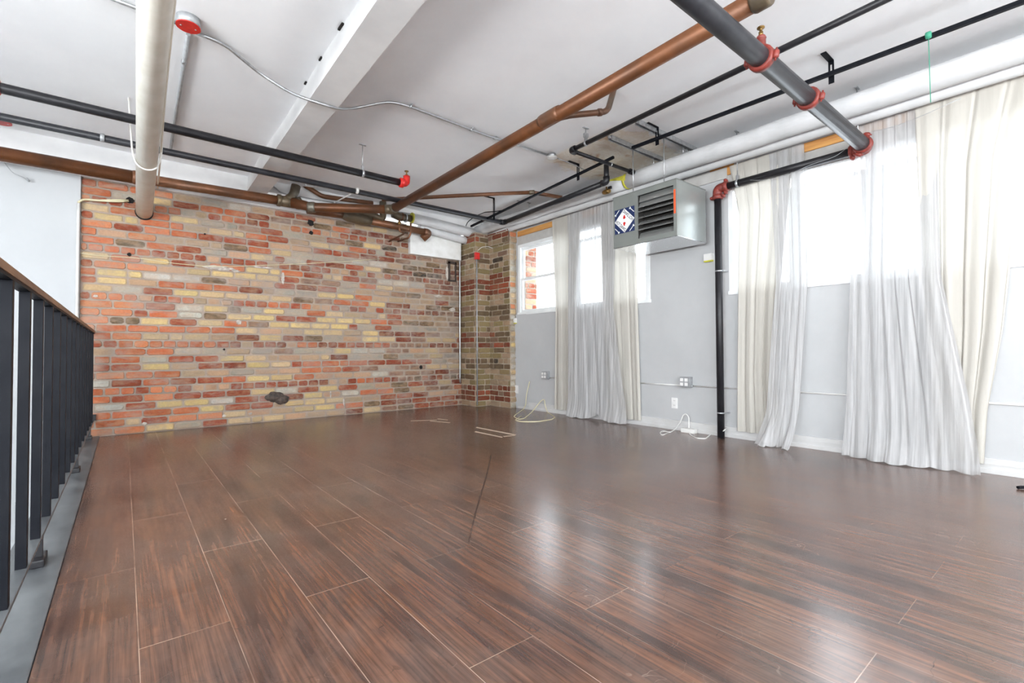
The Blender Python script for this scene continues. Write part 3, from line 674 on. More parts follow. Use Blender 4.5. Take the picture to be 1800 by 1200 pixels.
t = thing('copper_drain', (2.6, 6.45, 2.62), 'second brown copper drain below the first, with a capped end elbow', 'pipe')
B0 = at(540, 368, y=6.42); B1 = at(612, 378, y=6.42); B2 = at(640, 386, y=6.42); B3 = at(752, 409, y=6.42); B4 = B3+Vector((-.02, .16, -.05))
obj('neck', MB().tube([B0, B1], .056, 16), copper_dk, t)
obj('reducer', MB().tube([B1-Vector((.08, 0, 0)), B1, B1+(B2-B1)*.9, B2+(B3-B2)*.1], [.062, .088, .080, .056], 18), bronze_f, t)
obj('outlet_stub', MB().tube([B1+Vector((.05, 0, .03)), at(655, 378, y=6.42), Vector((at(672, 376, y=6.42).x, 6.40, 2.74)), Vector((at(672, 376, y=6.42).x, 6.40, ZC))], .048, 14, bend=.08), bronze_f, t)
obj('run', MB().tube([B2, B3], .050, 16), copper_dk, t)
obj('end_elbow', MB().tube([B3-(B3-B2).normalized()*.07, B3+Vector((.02, 0, 0)), B3+Vector((-.06, .06, -.09))], .058, 16, bend=.06), copper_dk, t)

V = [at(530, 322, y=6.44), at(566, 345, y=6.40), at(655, 357, y=6.40)]
tag(obj('vent_pipe', MB().tube([V[0], V[1], V[2]], .03, 14, bend=.05), copper_dk), 'small dark copper vent between wye riser and bronze stub', 'pipe')
V = [at(672, 351, z=2.83), at(800, 344, z=2.85), at(935, 338, z=2.87), at(993, 348, z=2.87)]
t = thing('vent_pipe', V[1], 'thin copper pipe under the ceiling near the brick corner', 'pipe')
obj('run', MB().tube(V[:3], .024, 14), copper_dk, t); obj('bent_end', MB().tube([V[2], V[3]], .024, 14), copper_dk, t)
obj('joint', MB().ring(V[2], V[2]-V[1], .024, .07, .006), bronze_f, t)

# heating stubs with brass valves under the drain
t = thing('water_pipe', at(705, 400, y=6.2), 'pair of thin brown water pipes bending in front of the brick wall', 'pipe')
obj('left_branch', MB().tube([at(702, 385, y=6.25), at(702, 406, y=6.25), at(712, 410, y=6.3), at(684, 424, y=6.615)], .013, 10, bend=.03), copper_dk, t)
obj('right_branch', MB().tube([at(722, 392, y=6.2), at(722, 410, y=6.2), at(718, 418, y=6.22), at(700, 424, y=6.615)], .014, 10, bend=.03), copper_dk, t)
obj('valve_body', MB().ring(at(702, 392, y=6.25), (0, 0, 1), .014, .04, .008), brass, t)
t = thing('shutoff_valve', at(700, 380, y=6.35), 'dark valve where the white pipe insulation begins at the brick wall', 'valve')
obj('body', MB().tube([at(690, 376, y=6.38), at(700, 380, y=6.38), at(722, 384, y=6.38)], [.05, .058, .05], 14), bronze_f, t)
obj('collar', MB().ring(at(713, 383, y=6.38), (1, 0, 0), .05, .02, .014), galv, t)
obj('band', MB().ring(at(706, 381, y=6.38), (1, 0, 0), .05, .03, .012), copper_dk, t)

# ------------------------------------------------------------------ insulated pipes
def wob(a, b2, n, s, sag=0):
    a, b2 = Vector(a), Vector(b2); return [a.lerp(b2, i/n)+Vector((random.uniform(-s, s), random.uniform(-s, s)*.3, random.uniform(-s, s)-sag*math.sin(math.pi*i/n))) for i in range(n+1)]
P0 = at(724, 383, y=6.38); P1 = Vector((4.47, 6.36, 2.80))
t = thing('insulated_pipe', (4.47, 3.5, 2.72), 'thick white insulated pipe along the window wall just below the ceiling', 'pipe')
obj('jacket', MB().tube(wob((4.47, 6.40, 2.835), (4.47, 3.42, 2.812), 12, .004), .082, 20), insul, t)
obj('jacket', MB().tube(wob((4.47, 3.38, 2.812), (4.47, -1.0, 2.79), 16, .003), .086, 20), insul, t)
m = MB(); vs = []; nn = 9
for i in range(nn):
    k = i/(nn-1); half = .42*(1-k)+.02
    for q_ in (-1, -.33, .33, 1):
        a = R(168)-.62*k+q_*half; vs.append((4.47+.0875*math.cos(a), 3.36+.34*k, 2.812+.0875*math.sin(a)))
m.add(vs, [(i*4+q_, i*4+q_+1, i*4+q_+5, i*4+q_+4) for i in range(nn-1) for q_ in range(3)], 0, True)
m.tube([(4.47, 3.415, 2.812), (4.47, 3.40, 2.812), (4.47, 3.385, 2.812)], [.083, .090, .0865], 20)
obj('torn_tape', m, tape_yellow, t)['label'] = 'yellow torn tape at the joint'
for x_, y_ in ((4.43, 2.665), (4.50, 2.665), (4.45, 3.03)): obj('hanger_rod', MB().tube([(x_, y_, 2.88), (x_, y_, ZC-.044)], .005, 8), galv, t)
tag(obj('insulated_pipe', MB().tube(wob((4.586, 6.2, 2.762), (4.586, -1.0, 2.716), 26, .001), .050, 18), insul), 'slimmer white insulated pipe behind and below the thick one at the windows', 'pipe')
t = thing('insulated_pipe', P0, 'white insulated pipe from the dark valve to the brick corner', 'pipe')
obj('jacket', MB().tube(wob(P0, (4.44, 6.40, 2.785), 7, .003), .076, 20), insul, t)
obj('end_tape', MB().ring(P0, (1, 0, 0), .072, .02, .008), tape_yellow, t)['label'] = 'yellow tape at the open end'
obj('strap', MB().ring((4.42, 6.40, 2.786), (1, .6, 0), .077, .012, .006), tape_yellow, t)
tag(obj('insulated_pipe', MB().tube(wob(at(737, 399, y=6.47), (4.36, 6.50, 2.665), 7, .003), .06, 18), insul), 'lower white insulated pipe against the brick wall above the white panel', 'pipe')
tag(obj('wall_panel', MB().box((3.345, 6.555, 2.352), (4.255, YB-.011, 2.78), bev=.003), white_paint), 'flat white rectangular panel at the top right of the brick wall', 'panel')
t = thing('shutoff_valve', at(1066, 337, x=4.36), 'small brass valve below the black riser, left of the heater', 'valve')
q = at(1066, 337, x=4.37)
obj('body', MB().tube([q+Vector((0, .05, 0)), q+Vector((0, .02, 0)), q+Vector((0, -.02, 0)), q+Vector((0, -.05, 0))], [.022, .03, .03, .022], 12), brass, t)
obj('stem', MB().tube([q, q+Vector((0, 0, .06))], .01, 8), brass, t)
obj('handle', MB().box(q+Vector((-.01, -.075, .02)), q+Vector((.01, -.03, .05)), bev=.004), black_satin, t)
t = thing('drain_stack', (.12, 4.5, 2.6), 'fat cream painted pipe overhead running into the brick wall', 'pipe')
W0 = Vector((.150, 6.60, 2.405)); Wd = (at(262, 190, z=2.615)-W0).normalized()
Wn = at(262, 190, z=2.56); W9 = W0+(Wn-W0)*2.4
Wa = Vector((.158, 6.62, 2.415)); Wb = Vector((.093, 2.2, 2.63)); 
obj('pipe', MB().tube([Wa, Wa.lerp(Wb, 1.0), Wa.lerp(Wb, 1.8)], .074, 24), pvc_cream, t)
obj('wall_collar', MB().tube([Wa+Vector((0, -.03, 0)), Wa+Vector((0, -.004, 0))], .082, 20), hole_m, t)['label'] = 'dark ragged hole around the pipe'
xs = Wa.lerp(Wb, .15)
def rope_pts(y, zt, x0, x1):
    return [(x0, y, zt), (x0+.015, y, 2.52), ((x0+x1)/2-.05, y, 2.385), ((x0+x1)/2+.01, y, 2.365), ((x0+x1)/2+.07, y, 2.395), (x1-.01, y, 2.55), (x1, y, zt)]
r1 = at(226, 172, z=ZC); r2 = at(289, 187, z=ZC); ym = (r1.y+r2.y)/2
mid = at(255, 297, y=5.85)
RY, RX_, RZ_ = 5.02, .134, 2.493
rl, rr2 = at(226, 172, z=ZC-.004), at(289, 187, z=ZC-.004)
tag(obj('pipe_rope', MB().tube([rl, (RX_-.098, RY, 2.56), (RX_-.086, RY, RZ_), (RX_-.070, RY, RZ_-.052), (RX_-.035, RY, RZ_-.080), (RX_, RY, RZ_-.087), (RX_+.035, RY, RZ_-.080), (RX_+.070, RY, RZ_-.052), (RX_+.086, RY, RZ_), (RX_+.098, RY, 2.56), rr2], .007, 8, bend=.02), rope_m), 'white rope sling hanging around the fat cream pipe', 'rope')

tag(obj('slim_pipe', MB().tube([at(314, -60, z=2.66), at(307, 0, z=2.65), at(290, 170, z=2.61), at(283, 262, z=2.58), at(277, 330, y=6.5)], .008, 10), pvc_cream), 'thin cream pipe hugging the right side of the fat cream pipe', 'pipe')
for uv, lb in (((912, 353), 'small zinc hanger over the corner insulated pipe, nearer the brick corner'), ((930, 356), 'small zinc hanger over the corner insulated pipe, farther from the brick corner')):
    q = at(*uv, z=ZC); t = hanger((q.x, q.y, 2.835), .075, ZC, lb, plate=.03)
    obj('rod', MB().tube([(q.x, q.y, 2.80), (4.44, q.y, 2.86)], .005, 8), galv, t)
# ------------------------------------------------------------------ conduit
def conduit(name, pts, r, mat, label, bend=.12, clips=()):
    t = thing(name, pts[0], label, 'conduit')
    obj('tube', MB().tube(pts, r, 10, bend=bend), mat, t)
    for i, p in enumerate(clips): obj('clip', MB().ring(p, (1, .2, 0), r, .02, .005).box(Vector(p)+Vector((-.006, -.03, .0)), Vector(p)+Vector((.006, .03, .012))), galv, t)
    return t
zc = ZC-.019
JB = at(331, 42, z=ZC-.03)
cd = [at(345, 58, z=zc), at(392, 76, z=zc), at(455, 128, z=2.955), at(510, 163, z=2.86), at(547, 177, z=2.80), at(592, 191, z=2.80), at(625, 190, z=2.90), at(684, 178, z=zc), at(720, 187, z=zc), at(850, 236, z=zc), at(900, 252, z=zc), at(962, 272, z=zc)]
conduit('conduit', cd, .0115, galv, 'silver conduit from the red covered box under the beam to the detector', .08, (at(722, 187, z=zc), at(828, 228, z=zc), at(870, 243, z=zc)))
conduit('conduit', [at(315, 42, z=zc), at(240, 14, z=zc), at(150, -20, z=zc)], .0115, galv, 'silver conduit reaching the red covered box from the upper left', .05)
conduit('conduit', [at(331, 60, z=zc), at(316, 160, z=zc), at(300, 262, z=zc)], .013, galv_dull, 'dull grey conduit running from the red covered box to the brick wall', .05, (at(322, 108, z=zc), at(303, 247, z=zc)))
conduit('conduit', [at(980, 278, z=zc), at(1010, 290, z=zc-.02), at(1030, 300, z=zc-.04)], .006, galv_dull, 'thin grey cable leaving the detector to the right', .02)
def jbox(c, r, h, label, cover):
    t = thing('junction_box', (c.x, c.y, ZC), label, 'junction box')
    obj('box', MB().tube([(c.x, c.y, ZC-.001), (c.x, c.y, ZC-h)], r, 20), galv_dull, t)
    obj('cover', MB().tube([(c.x, c.y, ZC-h), (c.x, c.y, ZC-h-.006)], r*1.04, 20), cover, t)['label'] = 'bright red round cover'
    for s in (-1, 1): obj('screw', MB().tube([(c.x+s*r*.6, c.y, ZC-h-.006), (c.x+s*r*.6, c.y, ZC-h-.009)], .005, 8), galv, t)
jbox(at(331, 45, z=ZC-.05), .065, .055, 'round steel ceiling box with a red cover right of the fat cream pipe', red_bright)
jbox(at(3, 213, z=ZC-.04), .065, .05, 'round steel ceiling box with a red cover at the left edge', red_bright)
q = at(970, 277, z=ZC-.04)
t = thing('detector', (q.x, q.y, ZC), 'small white ceiling detector on a round steel box', 'detector')
obj('box', MB().tube([(q.x, q.y, ZC), (q.x, q.y, ZC-.035)], .045, 18), galv, t)
obj('cap', MB().tube([(q.x, q.y, ZC-.035), (q.x, q.y, ZC-.045), (q.x, q.y, ZC-.052)], [.055, .055, .03], 18), white_paint, t)
tag(obj('loose_wire', MB().tube([at(8, 286, y=6.5), at(22, 304, y=6.5), at(38, 310, y=6.52), at(50, 316, y=6.55)], .004, 6, bend=.05).tube([at(46, 313, y=6.54), at(52, 319, y=6.55)], .010, 6), galv_dull), 'loose grey wire dangling on the white wall under the copper drain', 'wire')
tag(obj('loose_wire', MB().tube([at(478, 325, y=6.45), at(495, 340, y=6.45), at(560, 352, y=6.45), at(700, 372, y=6.47), at(745, 380, y=6.47)], .009, 6, bend=.06), galv_dull), 'grey cable behind the copper drains along the brick wall top', 'wire')
tag(obj('loose_wire', MB().tube([at(819, 397, y=6.3), at(822, 390, y=6.2), at(835, 380, y=6.0), at(852, 373, z=2.8), at(876, 371, z=2.80), at(890, 368, z=2.82)], .006, 6, bend=.05), black_paint), 'thin black wire looping near the brick corner ceiling', 'wire')
# hanging wire from the window curtains and the green string
tag(obj('hanging_wire', MB().tube([at(1300, 316, x=4.60), at(1340, 317, x=4.58), at(1385, 308, x=4.58), at(1425, 289, x=4.58), at(1470, 275, x=4.56), at(1522, 232, x=4.56), at(1565, 225, x=4.56), at(1620, 204, x=4.55), at(1690, 172, x=4.55)], .0018, 6, bend=.06), galv_dull), 'thin grey wire sagging in front of the curtains', 'wire')
gx = at(1632, 62, z=2.88)
tag(obj('green_string', MB().ring(gx, (0, 1, 0), .014, .03, .008).tube([gx, Vector((gx.x+.02, gx.y, 2.45))], .0022, 6), green_m), 'green string tied to the black ceiling rod', 'string')

# struts and heater
def strut(a, b2, label):
    a, b2 = Vector(a), Vector(b2); t = thing('strut_channel', (a+b2)/2, label, 'strut channel', 'steel strut channels holding the heater')
    m = MB(); y = a.y; m.box((a.x, y-.022, ZC-.006), (b2.x, y+.022, ZC-.0005)); m.box((a.x, y-.022, ZC-.04), (b2.x, y-.017, ZC-.006)); m.box((a.x, y+.017, ZC-.04), (b2.x, y+.022, ZC-.006))
    m.box((a.x, y-.022, ZC-.043), (b2.x, y-.009, ZC-.04)); m.box((a.x, y+.009, ZC-.043), (b2.x, y+.022, ZC-.04))
    obj('channel', m, galv, t)
    obj('pipe_pass', MB().tube([(a.x-.02, y, ZC-.02), (a.x+.02, y, ZC-.02)], .014, 8), galv_dull, t)
strut((3.72, 3.03, 0), (4.62, 3.03, 0), 'steel strut channel on the ceiling, nearer the brick wall')
strut((3.66, 2.665, 0), (4.66, 2.665, 0), 'steel strut channel on the ceiling, nearer the riser')
hx0, hx1, hy0, hy1, hz0, hz1 = 4.05, 4.58, 2.512, 3.265, 1.957, 2.495
t = thing('unit_heater', ((hx0+hx1)/2, (hy0+hy1)/2, hz0), 'grey suspended unit heater with louvers and a blue diamond sticker', 'heater')
ly0, ly1, lz0, lz1 = 2.545, 2.955, 2.005, 2.445
m = MB(); T = .012
m.box((hx0, hy0, hz0), (hx0+T, ly0, hz1)).box((hx0, ly1, hz0), (hx0+T, hy1, hz1)).box((hx0, ly0, hz0), (hx0+T, ly1, lz0)).box((hx0, ly0, lz1), (hx0+T, ly1, hz1))
obj('front_panel', m, heater_m, t)
obj('cabinet', MB().box((hx0+T, hy0, hz0+.003), (hx1, hy0+T, hz1)).box((hx0+T, hy1-T, hz0+.003), (hx1, hy1, hz1)).box((hx1-T, hy0+T, hz0), (hx1, hy1-T, hz1)), heater_pale, t)['label'] = 'pale grey side panels'
obj('bottom_pan', MB().box((hx0+T, hy0, hz0-.003), (hx1, hy1, hz0+.003)), heater_pan, t)['label'] = 'shiny bottom pan'
obj('top_panel', MB().box((hx0-.006, hy0-.004, hz1), (hx1, hy1+.004, hz1+.006)), heater_m, t)
obj('inside', MB().box((hx0+.10, ly0-.02, lz0-.02), (hx0+.13, ly1+.02, lz1+.02)).box((hx0+T, ly1, lz0), (hx0+.1, ly1+.01, lz1)).box((hx0+T, ly0-.01, lz0), (hx0+.1, ly0, lz1)), dark_in, t)
for k, (dz, an) in enumerate(((.035, 60), (.105, 30), (.165, 38), (.225, 30), (.29, 30), (.355, 58), (.415, 70))):
    zc_ = lz0+dz; a = R(an); m = MB(); pr = []
    for j in range(7):
        s = (j/6-.5)*.085; pr.append((hx0+.035+s*math.cos(a), zc_+s*math.sin(a)+.008*math.cos(s/.0425*math.pi/2)))
    vs = [(x, y, z) for y in (ly0+.003, ly1-.003) for x, z in pr]+[(x, y, z-.0025) for y in (ly0+.003, ly1-.003) for x, z in pr]
    fs = [(j, j+1, 7+j+1, 7+j) for j in range(6)]+[(14+7+j, 14+7+j+1, 14+j+1, 14+j) for j in range(6)]+[(0, 7, 21, 14), (6, 20, 27, 13)]
    m.add(vs, fs, 0, True); obj('louver', m, louver_m, t)
obj('orange_strip', MB().box((hx0-.0015, 2.521, 2.17), (hx0, 2.541, 2.40)), orange_m, t)['label'] = 'orange warning strip'
sy0, sy1, sz0, sz1 = 2.992, 3.245, 2.100, 2.358; sc_y, sc_z = (sy0+sy1)/2, (sz0+sz1)/2; hs = (sy1-sy0)/2
st = obj('sticker', MB().box((hx0-.0012, sy0, sz0), (hx0, sy1, sz1)), navy, t); st['label'] = 'navy square sticker with a white diamond'
X = hx0-.0016
obj('diamond', MB().add([(X, sc_y-hs, sc_z), (X, sc_y, sc_z+hs), (X, sc_y+hs, sc_z), (X, sc_y, sc_z-hs)], [(0, 1, 2, 3)]).add([(X+.0004, sc_y-hs, sc_z), (X+.0004, sc_y, sc_z+hs), (X+.0004, sc_y+hs, sc_z), (X+.0004, sc_y, sc_z-hs)], [(3, 2, 1, 0)]), stick_white, st)
def text_mesh(txt, size):
    cu = bpy.data.curves.new('txt', 'FONT'); cu.body = txt; cu.size = size; cu.align_x = 'CENTER'; cu.align_y = 'CENTER'; cu.extrude = .0002; cu.offset = size*.012
    o = bpy.data.objects.new('txt', cu); C.objects.link(o); bpy.context.view_layer.update()
    me = bpy.data.meshes.new_from_object(o.evaluated_get(bpy.context.evaluated_depsgraph_get())); bpy.data.objects.remove(o); return me
for ang, sg in ((-45, -1), (135, 1)):
    me = text_mesh('HOT DAWG', .047); a = R(ang); m = MB(); ctr = (-hs*.5*.76, -hs*.5*.76) if sg < 0 else (hs*.5*.76, hs*.5*.76)
    vs = []
    for v_ in me.vertices:
        lx, lz = v_.co.x*.64, v_.co.y*1.0; rx = lx*math.cos(a)-lz*math.sin(a)+ctr[0]; rz = lx*math.sin(a)+lz*math.cos(a)+ctr[1]
        vs.append((X-.0004-v_.co.z, sc_y-rx, sc_z+rz))
    m.add(vs, [tuple(p.vertices) for p in me.polygons]); obj('lettering', m, black_ink, st)
def poly(m, pts, x=X-.0005, mi=0):
    p3 = [(x, sc_y-a_, sc_z+b_) for a_, b_ in pts]; n = len(p3); m.add(p3+[(x+.0004, b_[1], b_[2]) for b_ in p3], [tuple(range(n)), tuple(range(2*n-1, n-1, -1))])
for s in (-1, 1):
    m = MB(); poly(m, [(a_*.9, s*(.018+b_*.9)) for a_, b_ in ((-.016, .0), (0, -.002), (.014, .004), (.018, .02), (.006, .024), (.01, .040), (-.006, .044), (-.014, .03), (-.018, .016))]); obj('flame_mark', m, red_bright, st)
for qa, qb in ((-1, 1), (1, 1), (1, -1), (-1, -1)):
    m = MB(); c0 = Vector((qa*hs*.74, qb*hs*.74)); d = Vector((qa*-1, qb)).normalized() if False else Vector((qb, -qa)).normalized()*1.0; nrm = Vector((d.y, -d.x))
    P = [c0+d*.040+nrm*.004, c0+d*.040-nrm*.004, c0-d*.022-nrm*.003, c0-d*.024-nrm*.011, c0-d*.040-nrm*.010, c0-d*.034, c0-d*.040+nrm*.010, c0-d*.024+nrm*.011, c0-d*.022+nrm*.003]
    poly(m, [(p.x, p.y) for p in P]); obj('wiener_mark', m, stick_white, st)
    st.children[-1].name = 'tool_mark'
for x_, y_ in ((4.085, 3.03), (4.085, 2.665)):
    obj('hanger_rod', MB().tube([(x_, y_, hz1), (x_, y_, ZC-.03)], .005, 8).tube([(x_, y_, hz1+.005), (x_, y_, hz1+.018)], .011, 6), galv, t)
m = MB(); fc = Vector((hx1+.03, 2.80, 2.24))
for rr_ in (.05, .09, .13, .165): m.tube([fc+Vector((0, rr_*math.cos(q*math.pi/12), rr_*math.sin(q*math.pi/12))) for q in range(25)], .004, 6, caps=False)
m.tube([(hx1-.001, 2.80, 2.24), (hx1+.05, 2.80, 2.24)], .05, 14)
m.tube([fc-Vector((.03, 0, 0)), fc+Vector((.02, 0, 0))], .16, 24)
obj('fan_guard', m, black_paint, t)

# ------------------------------------------------------------------ wall devices on the window wall
def quad_box(y, z, label, cover_y):
    t = thing('outlet_box', (XW-.05, y, z), label, 'outlet')
    b_ = obj('box', MB().box((XW-.052, y-.06, z-.055), (XW-.0005, y+.06, z+.055), bev=.004), galv_dull, t)
    for a_ in (-1, 1):
        for c2 in (-1, 1):
            obj('socket', MB().box((XW-.056, y+a_*.026+.012-.018, z+c2*.023-.017), (XW-.052, y+a_*.026+.012+.018, z+c2*.023+.017), bev=.0015), outlet_w, t)
    obj('knockout', MB().tube([(XW-.03, y-.06, z-.04), (XW-.03, y-.075, z-.04)], .012, 10), galv, t)
quad_box(5.02, .525, 'grey steel four socket outlet box left of the first curtain', 0)
quad_box(2.815, .530, 'grey steel four socket outlet box left of the black riser', 0)
def plate(y, z, label, w_=.036, h=.058, slots=True):
    t = thing('wall_outlet', (XW-.005, y, z), label, 'outlet')
    obj('plate', MB().box((XW-.007, y-w_, z-h), (XW-.0005, y+w_, z+h), bev=.002), outlet_w, t)
    if slots:
        for s in (-1, 1):
            f = obj('socket', MB().box((XW-.009, y-.016, z+s*.025-.015), (XW-.007, y+.016, z+s*.025+.015), bev=.001), outlet_w, t)
            obj('slot', MB().box((XW-.0095, y-.008, z+s*.025-.004), (XW-.009, y-.005, z+s*.025+.006)).box((XW-.0095, y+.005, z+s*.025-.004), (XW-.009, y+.008, z+s*.025+.006)), black_ink, f)
plate(at(1186, 708, x=XW).y, at(1186, 708, x=XW).z, 'white duplex outlet low on the wall below the grey box by the riser')
q = at(908, 684, x=XW-.03); 
t = thing('wall_outlet', (XW-.03, q.y, q.z), 'white blank wall plate low beside the brick pier', 'outlet'); obj('plate', MB().box((XW-.036, q.y-.04, q.z-.06), (XW-.0285, q.y+.04, q.z+.06), bev=.002), outlet_w, t)
for (u, v_, lb) in ((1247, 453, 'small white and yellow wall box between heater and riser'), (908, 564, 'small white and yellow wall box under the first window')):
    q = at(u, v_, x=XW); xo = 0 if u > 1000 else .028
    t = thing('sensor_box', (XW-xo, q.y, q.z), lb, 'sensor box', 'small wall boxes with a yellowed lower edge'); obj('case', MB().box((XW-.035-xo, q.y-.045, q.z-.03), (XW-.0005-xo, q.y+.045, q.z+.04), bev=.004), white_paint, t)
    obj('lower_edge', MB().box((XW-.036-xo, q.y-.045, q.z-.045), (XW-.0005-xo, q.y+.045, q.z-.030), bev=.003), tape_yellow, t)['label'] = 'yellowed lower edge'
zq = .49
tag(obj('wall_conduit', MB().tube([(XW-.009, 3.42, zq), (XW-.009, 2.88, zq)], .007, 8), white_paint), 'white painted conduit from first curtains to the grey outlet box by the riser', 'conduit')
tag(obj('wall_conduit', MB().tube([(XW-.009, 2.74, zq), (XW-.009, -1.0, zq)], .0075, 8), white_paint), 'white painted conduit running right from the grey box behind the riser and curtains', 'conduit')
tag(obj('wall_conduit', MB().tube([(XW-.009, 4.95, zq), (XW-.009, 3.45, zq)], .007, 8), white_paint), 'white painted conduit between the first grey outlet box and first curtains', 'conduit')

# brick corner: conduits, alarm box
q = at(838, 450, y=cy0-.03)
t = thing('alarm_box', (q.x, cy0-.01, q.z), 'small red alarm box on the brick column', 'alarm box')
obj('case', MB().box((q.x-.04, cy0-.06, q.z-.055), (q.x+.04, cy0-.012, q.z+.055), bev=.008), red_bright, t)
obj('conduit', MB().tube([(q.x, cy0-.03, q.z-.055), (q.x, cy0-.03, .03)], .009, 10), galv_dull, t)['label'] = 'thin grey conduit down to the floor'
for z in (.9, 2.05): obj('clip', MB().ring((q.x, cy0-.03, z), (0, 0, 1), .009, .02, .005), galv, t)
cx = at(808, 560, y=YB-.03).x
tag(obj('wall_conduit', MB().tube([at(829, 415, y=6.45), (cx+.06, YB-.06, 2.68), (cx, YB-.04, 2.60), (cx, YB-.035, .42), (cx+.02, YB-.015, .36)], .012, 10, bend=.08), galv), 'silver conduit in the corner between brick wall and column', 'conduit')
tag(obj('loose_wire', MB().tube([at(840, 440, y=6.15), at(847, 434, y=6.15), at(857, 433, y=6.15), at(866, 436, y=6.1)], .004, 6, bend=.03), white_cable), 'short white wire curling above the red alarm box', 'wire')
# cables and holes of the brick wall
tag(obj('wall_cable', MB().tube([at(137, 356, y=6.57), at(146, 350, y=6.58), at(170, 352, y=6.58), at(205, 354, y=6.58), at(226, 353, y=6.59)], .011, 8, bend=.05).tube([at(146, 351, y=6.59), at(180, 352, y=6.58), at(200, 351, y=6.58), at(226, 352, y=6.59)], .009, 8, bend=.05), yellowed), 'bundle of cream cables at the upper left of the bricks', 'cable')
tag(obj('wall_conduit', MB().tube([at(138, 357, y=6.56), at(137, 400, y=6.57), (at(137, 400, y=6.57).x, 6.575, -.6)], .013, 8, bend=.05), white_paint), 'white vertical cable duct at the edge between white wall and bricks', 'conduit')
tag(obj('wall_cable', MB().tube([at(138, 444, y=6.60), at(170, 449, y=6.61), at(240, 453, y=6.612), at(300, 462, y=6.612), at(360, 468, y=6.612), at(420, 468, y=6.612), at(520, 464, y=6.612), at(600, 460, y=6.612), at(668, 455, y=6.612)], .0035, 6, bend=.1), yellowed), 'thin cream cable drooping across the upper brick wall', 'cable')
def hole(u, v_, r, label, sx=1.0, n=14):
    q = at(u, v_, y=YB-.013); m = MB(); vs = []
    for k in range(n):
        a = 2*math.pi*k/n; rr_ = r*random.uniform(.8, 1.15); vs.append(Vector((q.x+rr_*sx*math.cos(a), YB-.0135, q.z+rr_*math.sin(a))))
    m.add(vs+[Vector((v2.x, YB-.008, v2.z)) for v2 in vs], [tuple(range(n))[::-1], ]+[(i, (i+1) % n, n+(i+1) % n, n+i) for i in range(n)])
    o = obj('wall_hole', m, hole_m); o.name = 'trim_6'; o['kind'] = 'structure'
for a_ in ((229, 352, .035, ''), (546, 391, .042, ''), (547, 409, .026, ''), (227, 447, .02, ''), (394, 614, .012, ''), (360, 411, .01, ''), (740, 645, .03, '')): hole(*a_)
q = at(488, 700, y=YB-.02); m = MB(); n = 22
for (dx, dz, r_, h_) in ((-.03, .02, .07, .035), (.05, -.02, .06, .03)):
    vs = [Vector((q.x+dx+r_*1.6*math.cos(k*2*math.pi/n)*random.uniform(.85, 1.1), YB-.011, q.z+dz+r_*math.sin(k*2*math.pi/n)*random.uniform(.8, 1.1))) for k in range(n)]
    vs += [Vector((q.x+dx+(v2.x-q.x-dx)*.6, YB-.011-h_*.5, q.z+dz+(v2.z-q.z-dz)*.6)) for v2 in vs]+[Vector((q.x+dx, YB-.011-h_, q.z+dz))]
    m.add(vs, [(i, (i+1) % n, n+(i+1) % n, n+i) for i in range(n)]+[(n+i, n+(i+1) % n, 2*n) for i in range(n)], 0, True)
o = obj('burnt_patch', m, simple('burnt_brick', (.03, .022, .018, 1), .7, var=(.10, .07, .055, 1), vs=26, bmp=.8)); o.name = 'trim_7'; o['kind'] = 'structure'

# ------------------------------------------------------------------ curtains
def curtain(name, ztop, zbot, left, right, folds, amp, x0, mat, label, group, seed, flare=0., nu=150, nv=46, hem=None, lean=0., parent=None):
    """left/right: y of the edges at given heights; x0(z) distance from the room side"""
    rnd = random.Random(seed); ph = [rnd.uniform(0, 6.28) for _ in range(8)]; fr = [folds*rnd.uniform(.8, 1.25) for _ in range(3)]
    def ip(tab, z):
        tab = sorted(tab)
        if z <= tab[0][0]: return tab[0][1]
        for (a, b2), (c2, d) in zip(tab, tab[1:]):
            if z <= c2:
                k = (z-a)/(c2-a); return b2+(d-b2)*k
        return tab[-1][1]
    vs = []
    for j in range(nv+1):
        tz = j/nv; z = ztop+(zbot-ztop)*tz
        yl, yr = ip(left, z), ip(right, z); A = amp*(.26+.42*tz)
        for i in range(nu+1):
            s = i/nu; drift = .35*math.sin(tz*2.2+ph[3])*tz
            w_ = math.sin(2*math.pi*fr[0]*(s+.03*math.sin(5*s+ph[1]))+ph[0]+drift)+.4*math.sin(2*math.pi*fr[1]*1.9*s+ph[2]+drift*2)+.18*math.sin(2*math.pi*fr[2]*3.3*s+ph[4])
            y = yl+(yr-yl)*s+.012*math.cos(2*math.pi*fr[0]*s+ph[0])*(yr-yl)/max(abs(yr-yl), .01)
            x = ip(x0, z)+A*w_
            zz = z
            if hem and j >= nv-4: zz = z+hem(s)*(j-(nv-5))/5
            if flare and z < .22: x -= flare*(1-z/.22)**1.6*(.6+.5*math.sin(9*s+ph[5])); zz = max(zz+.006*math.sin(40*s), .004)
            x = min(x, XW-.030)
            vs.append((x, y, zz))
    fs = [(j*(nu+1)+i, j*(nu+1)+i+1, (j+1)*(nu+1)+i+1, (j+1)*(nu+1)+i) for j in range(nv) for i in range(nu)]
    m = MB().add(vs, fs, 0, True)
    o = tag(obj(name, m, mat), label, 'curtain', group); return o
G1, G2 = 'cream curtain panels', 'white tulle curtain panels'
XC = 4.672
curtain('cream_curtain', 2.72, .06, [(0, 4.84), (1.4, 4.80), (2.7, 4.86)], [(0, 4.36), (1.4, 4.40), (2.7, 4.30)], 3, .010, [(0, XC), (2.7, XC)], cream_m, 'cream curtain panel on the left of the first window', G1, 1)
curtain('cream_curtain', 2.72, .055, [(0, 3.86), (1.4, 3.95), (2.7, 3.98)], [(0, 3.39), (2.7, 3.45)], 4, .011, [(0, XC-.005), (2.7, XC)], cream_m, 'cream curtain panel behind and below the heater', G1, 2)
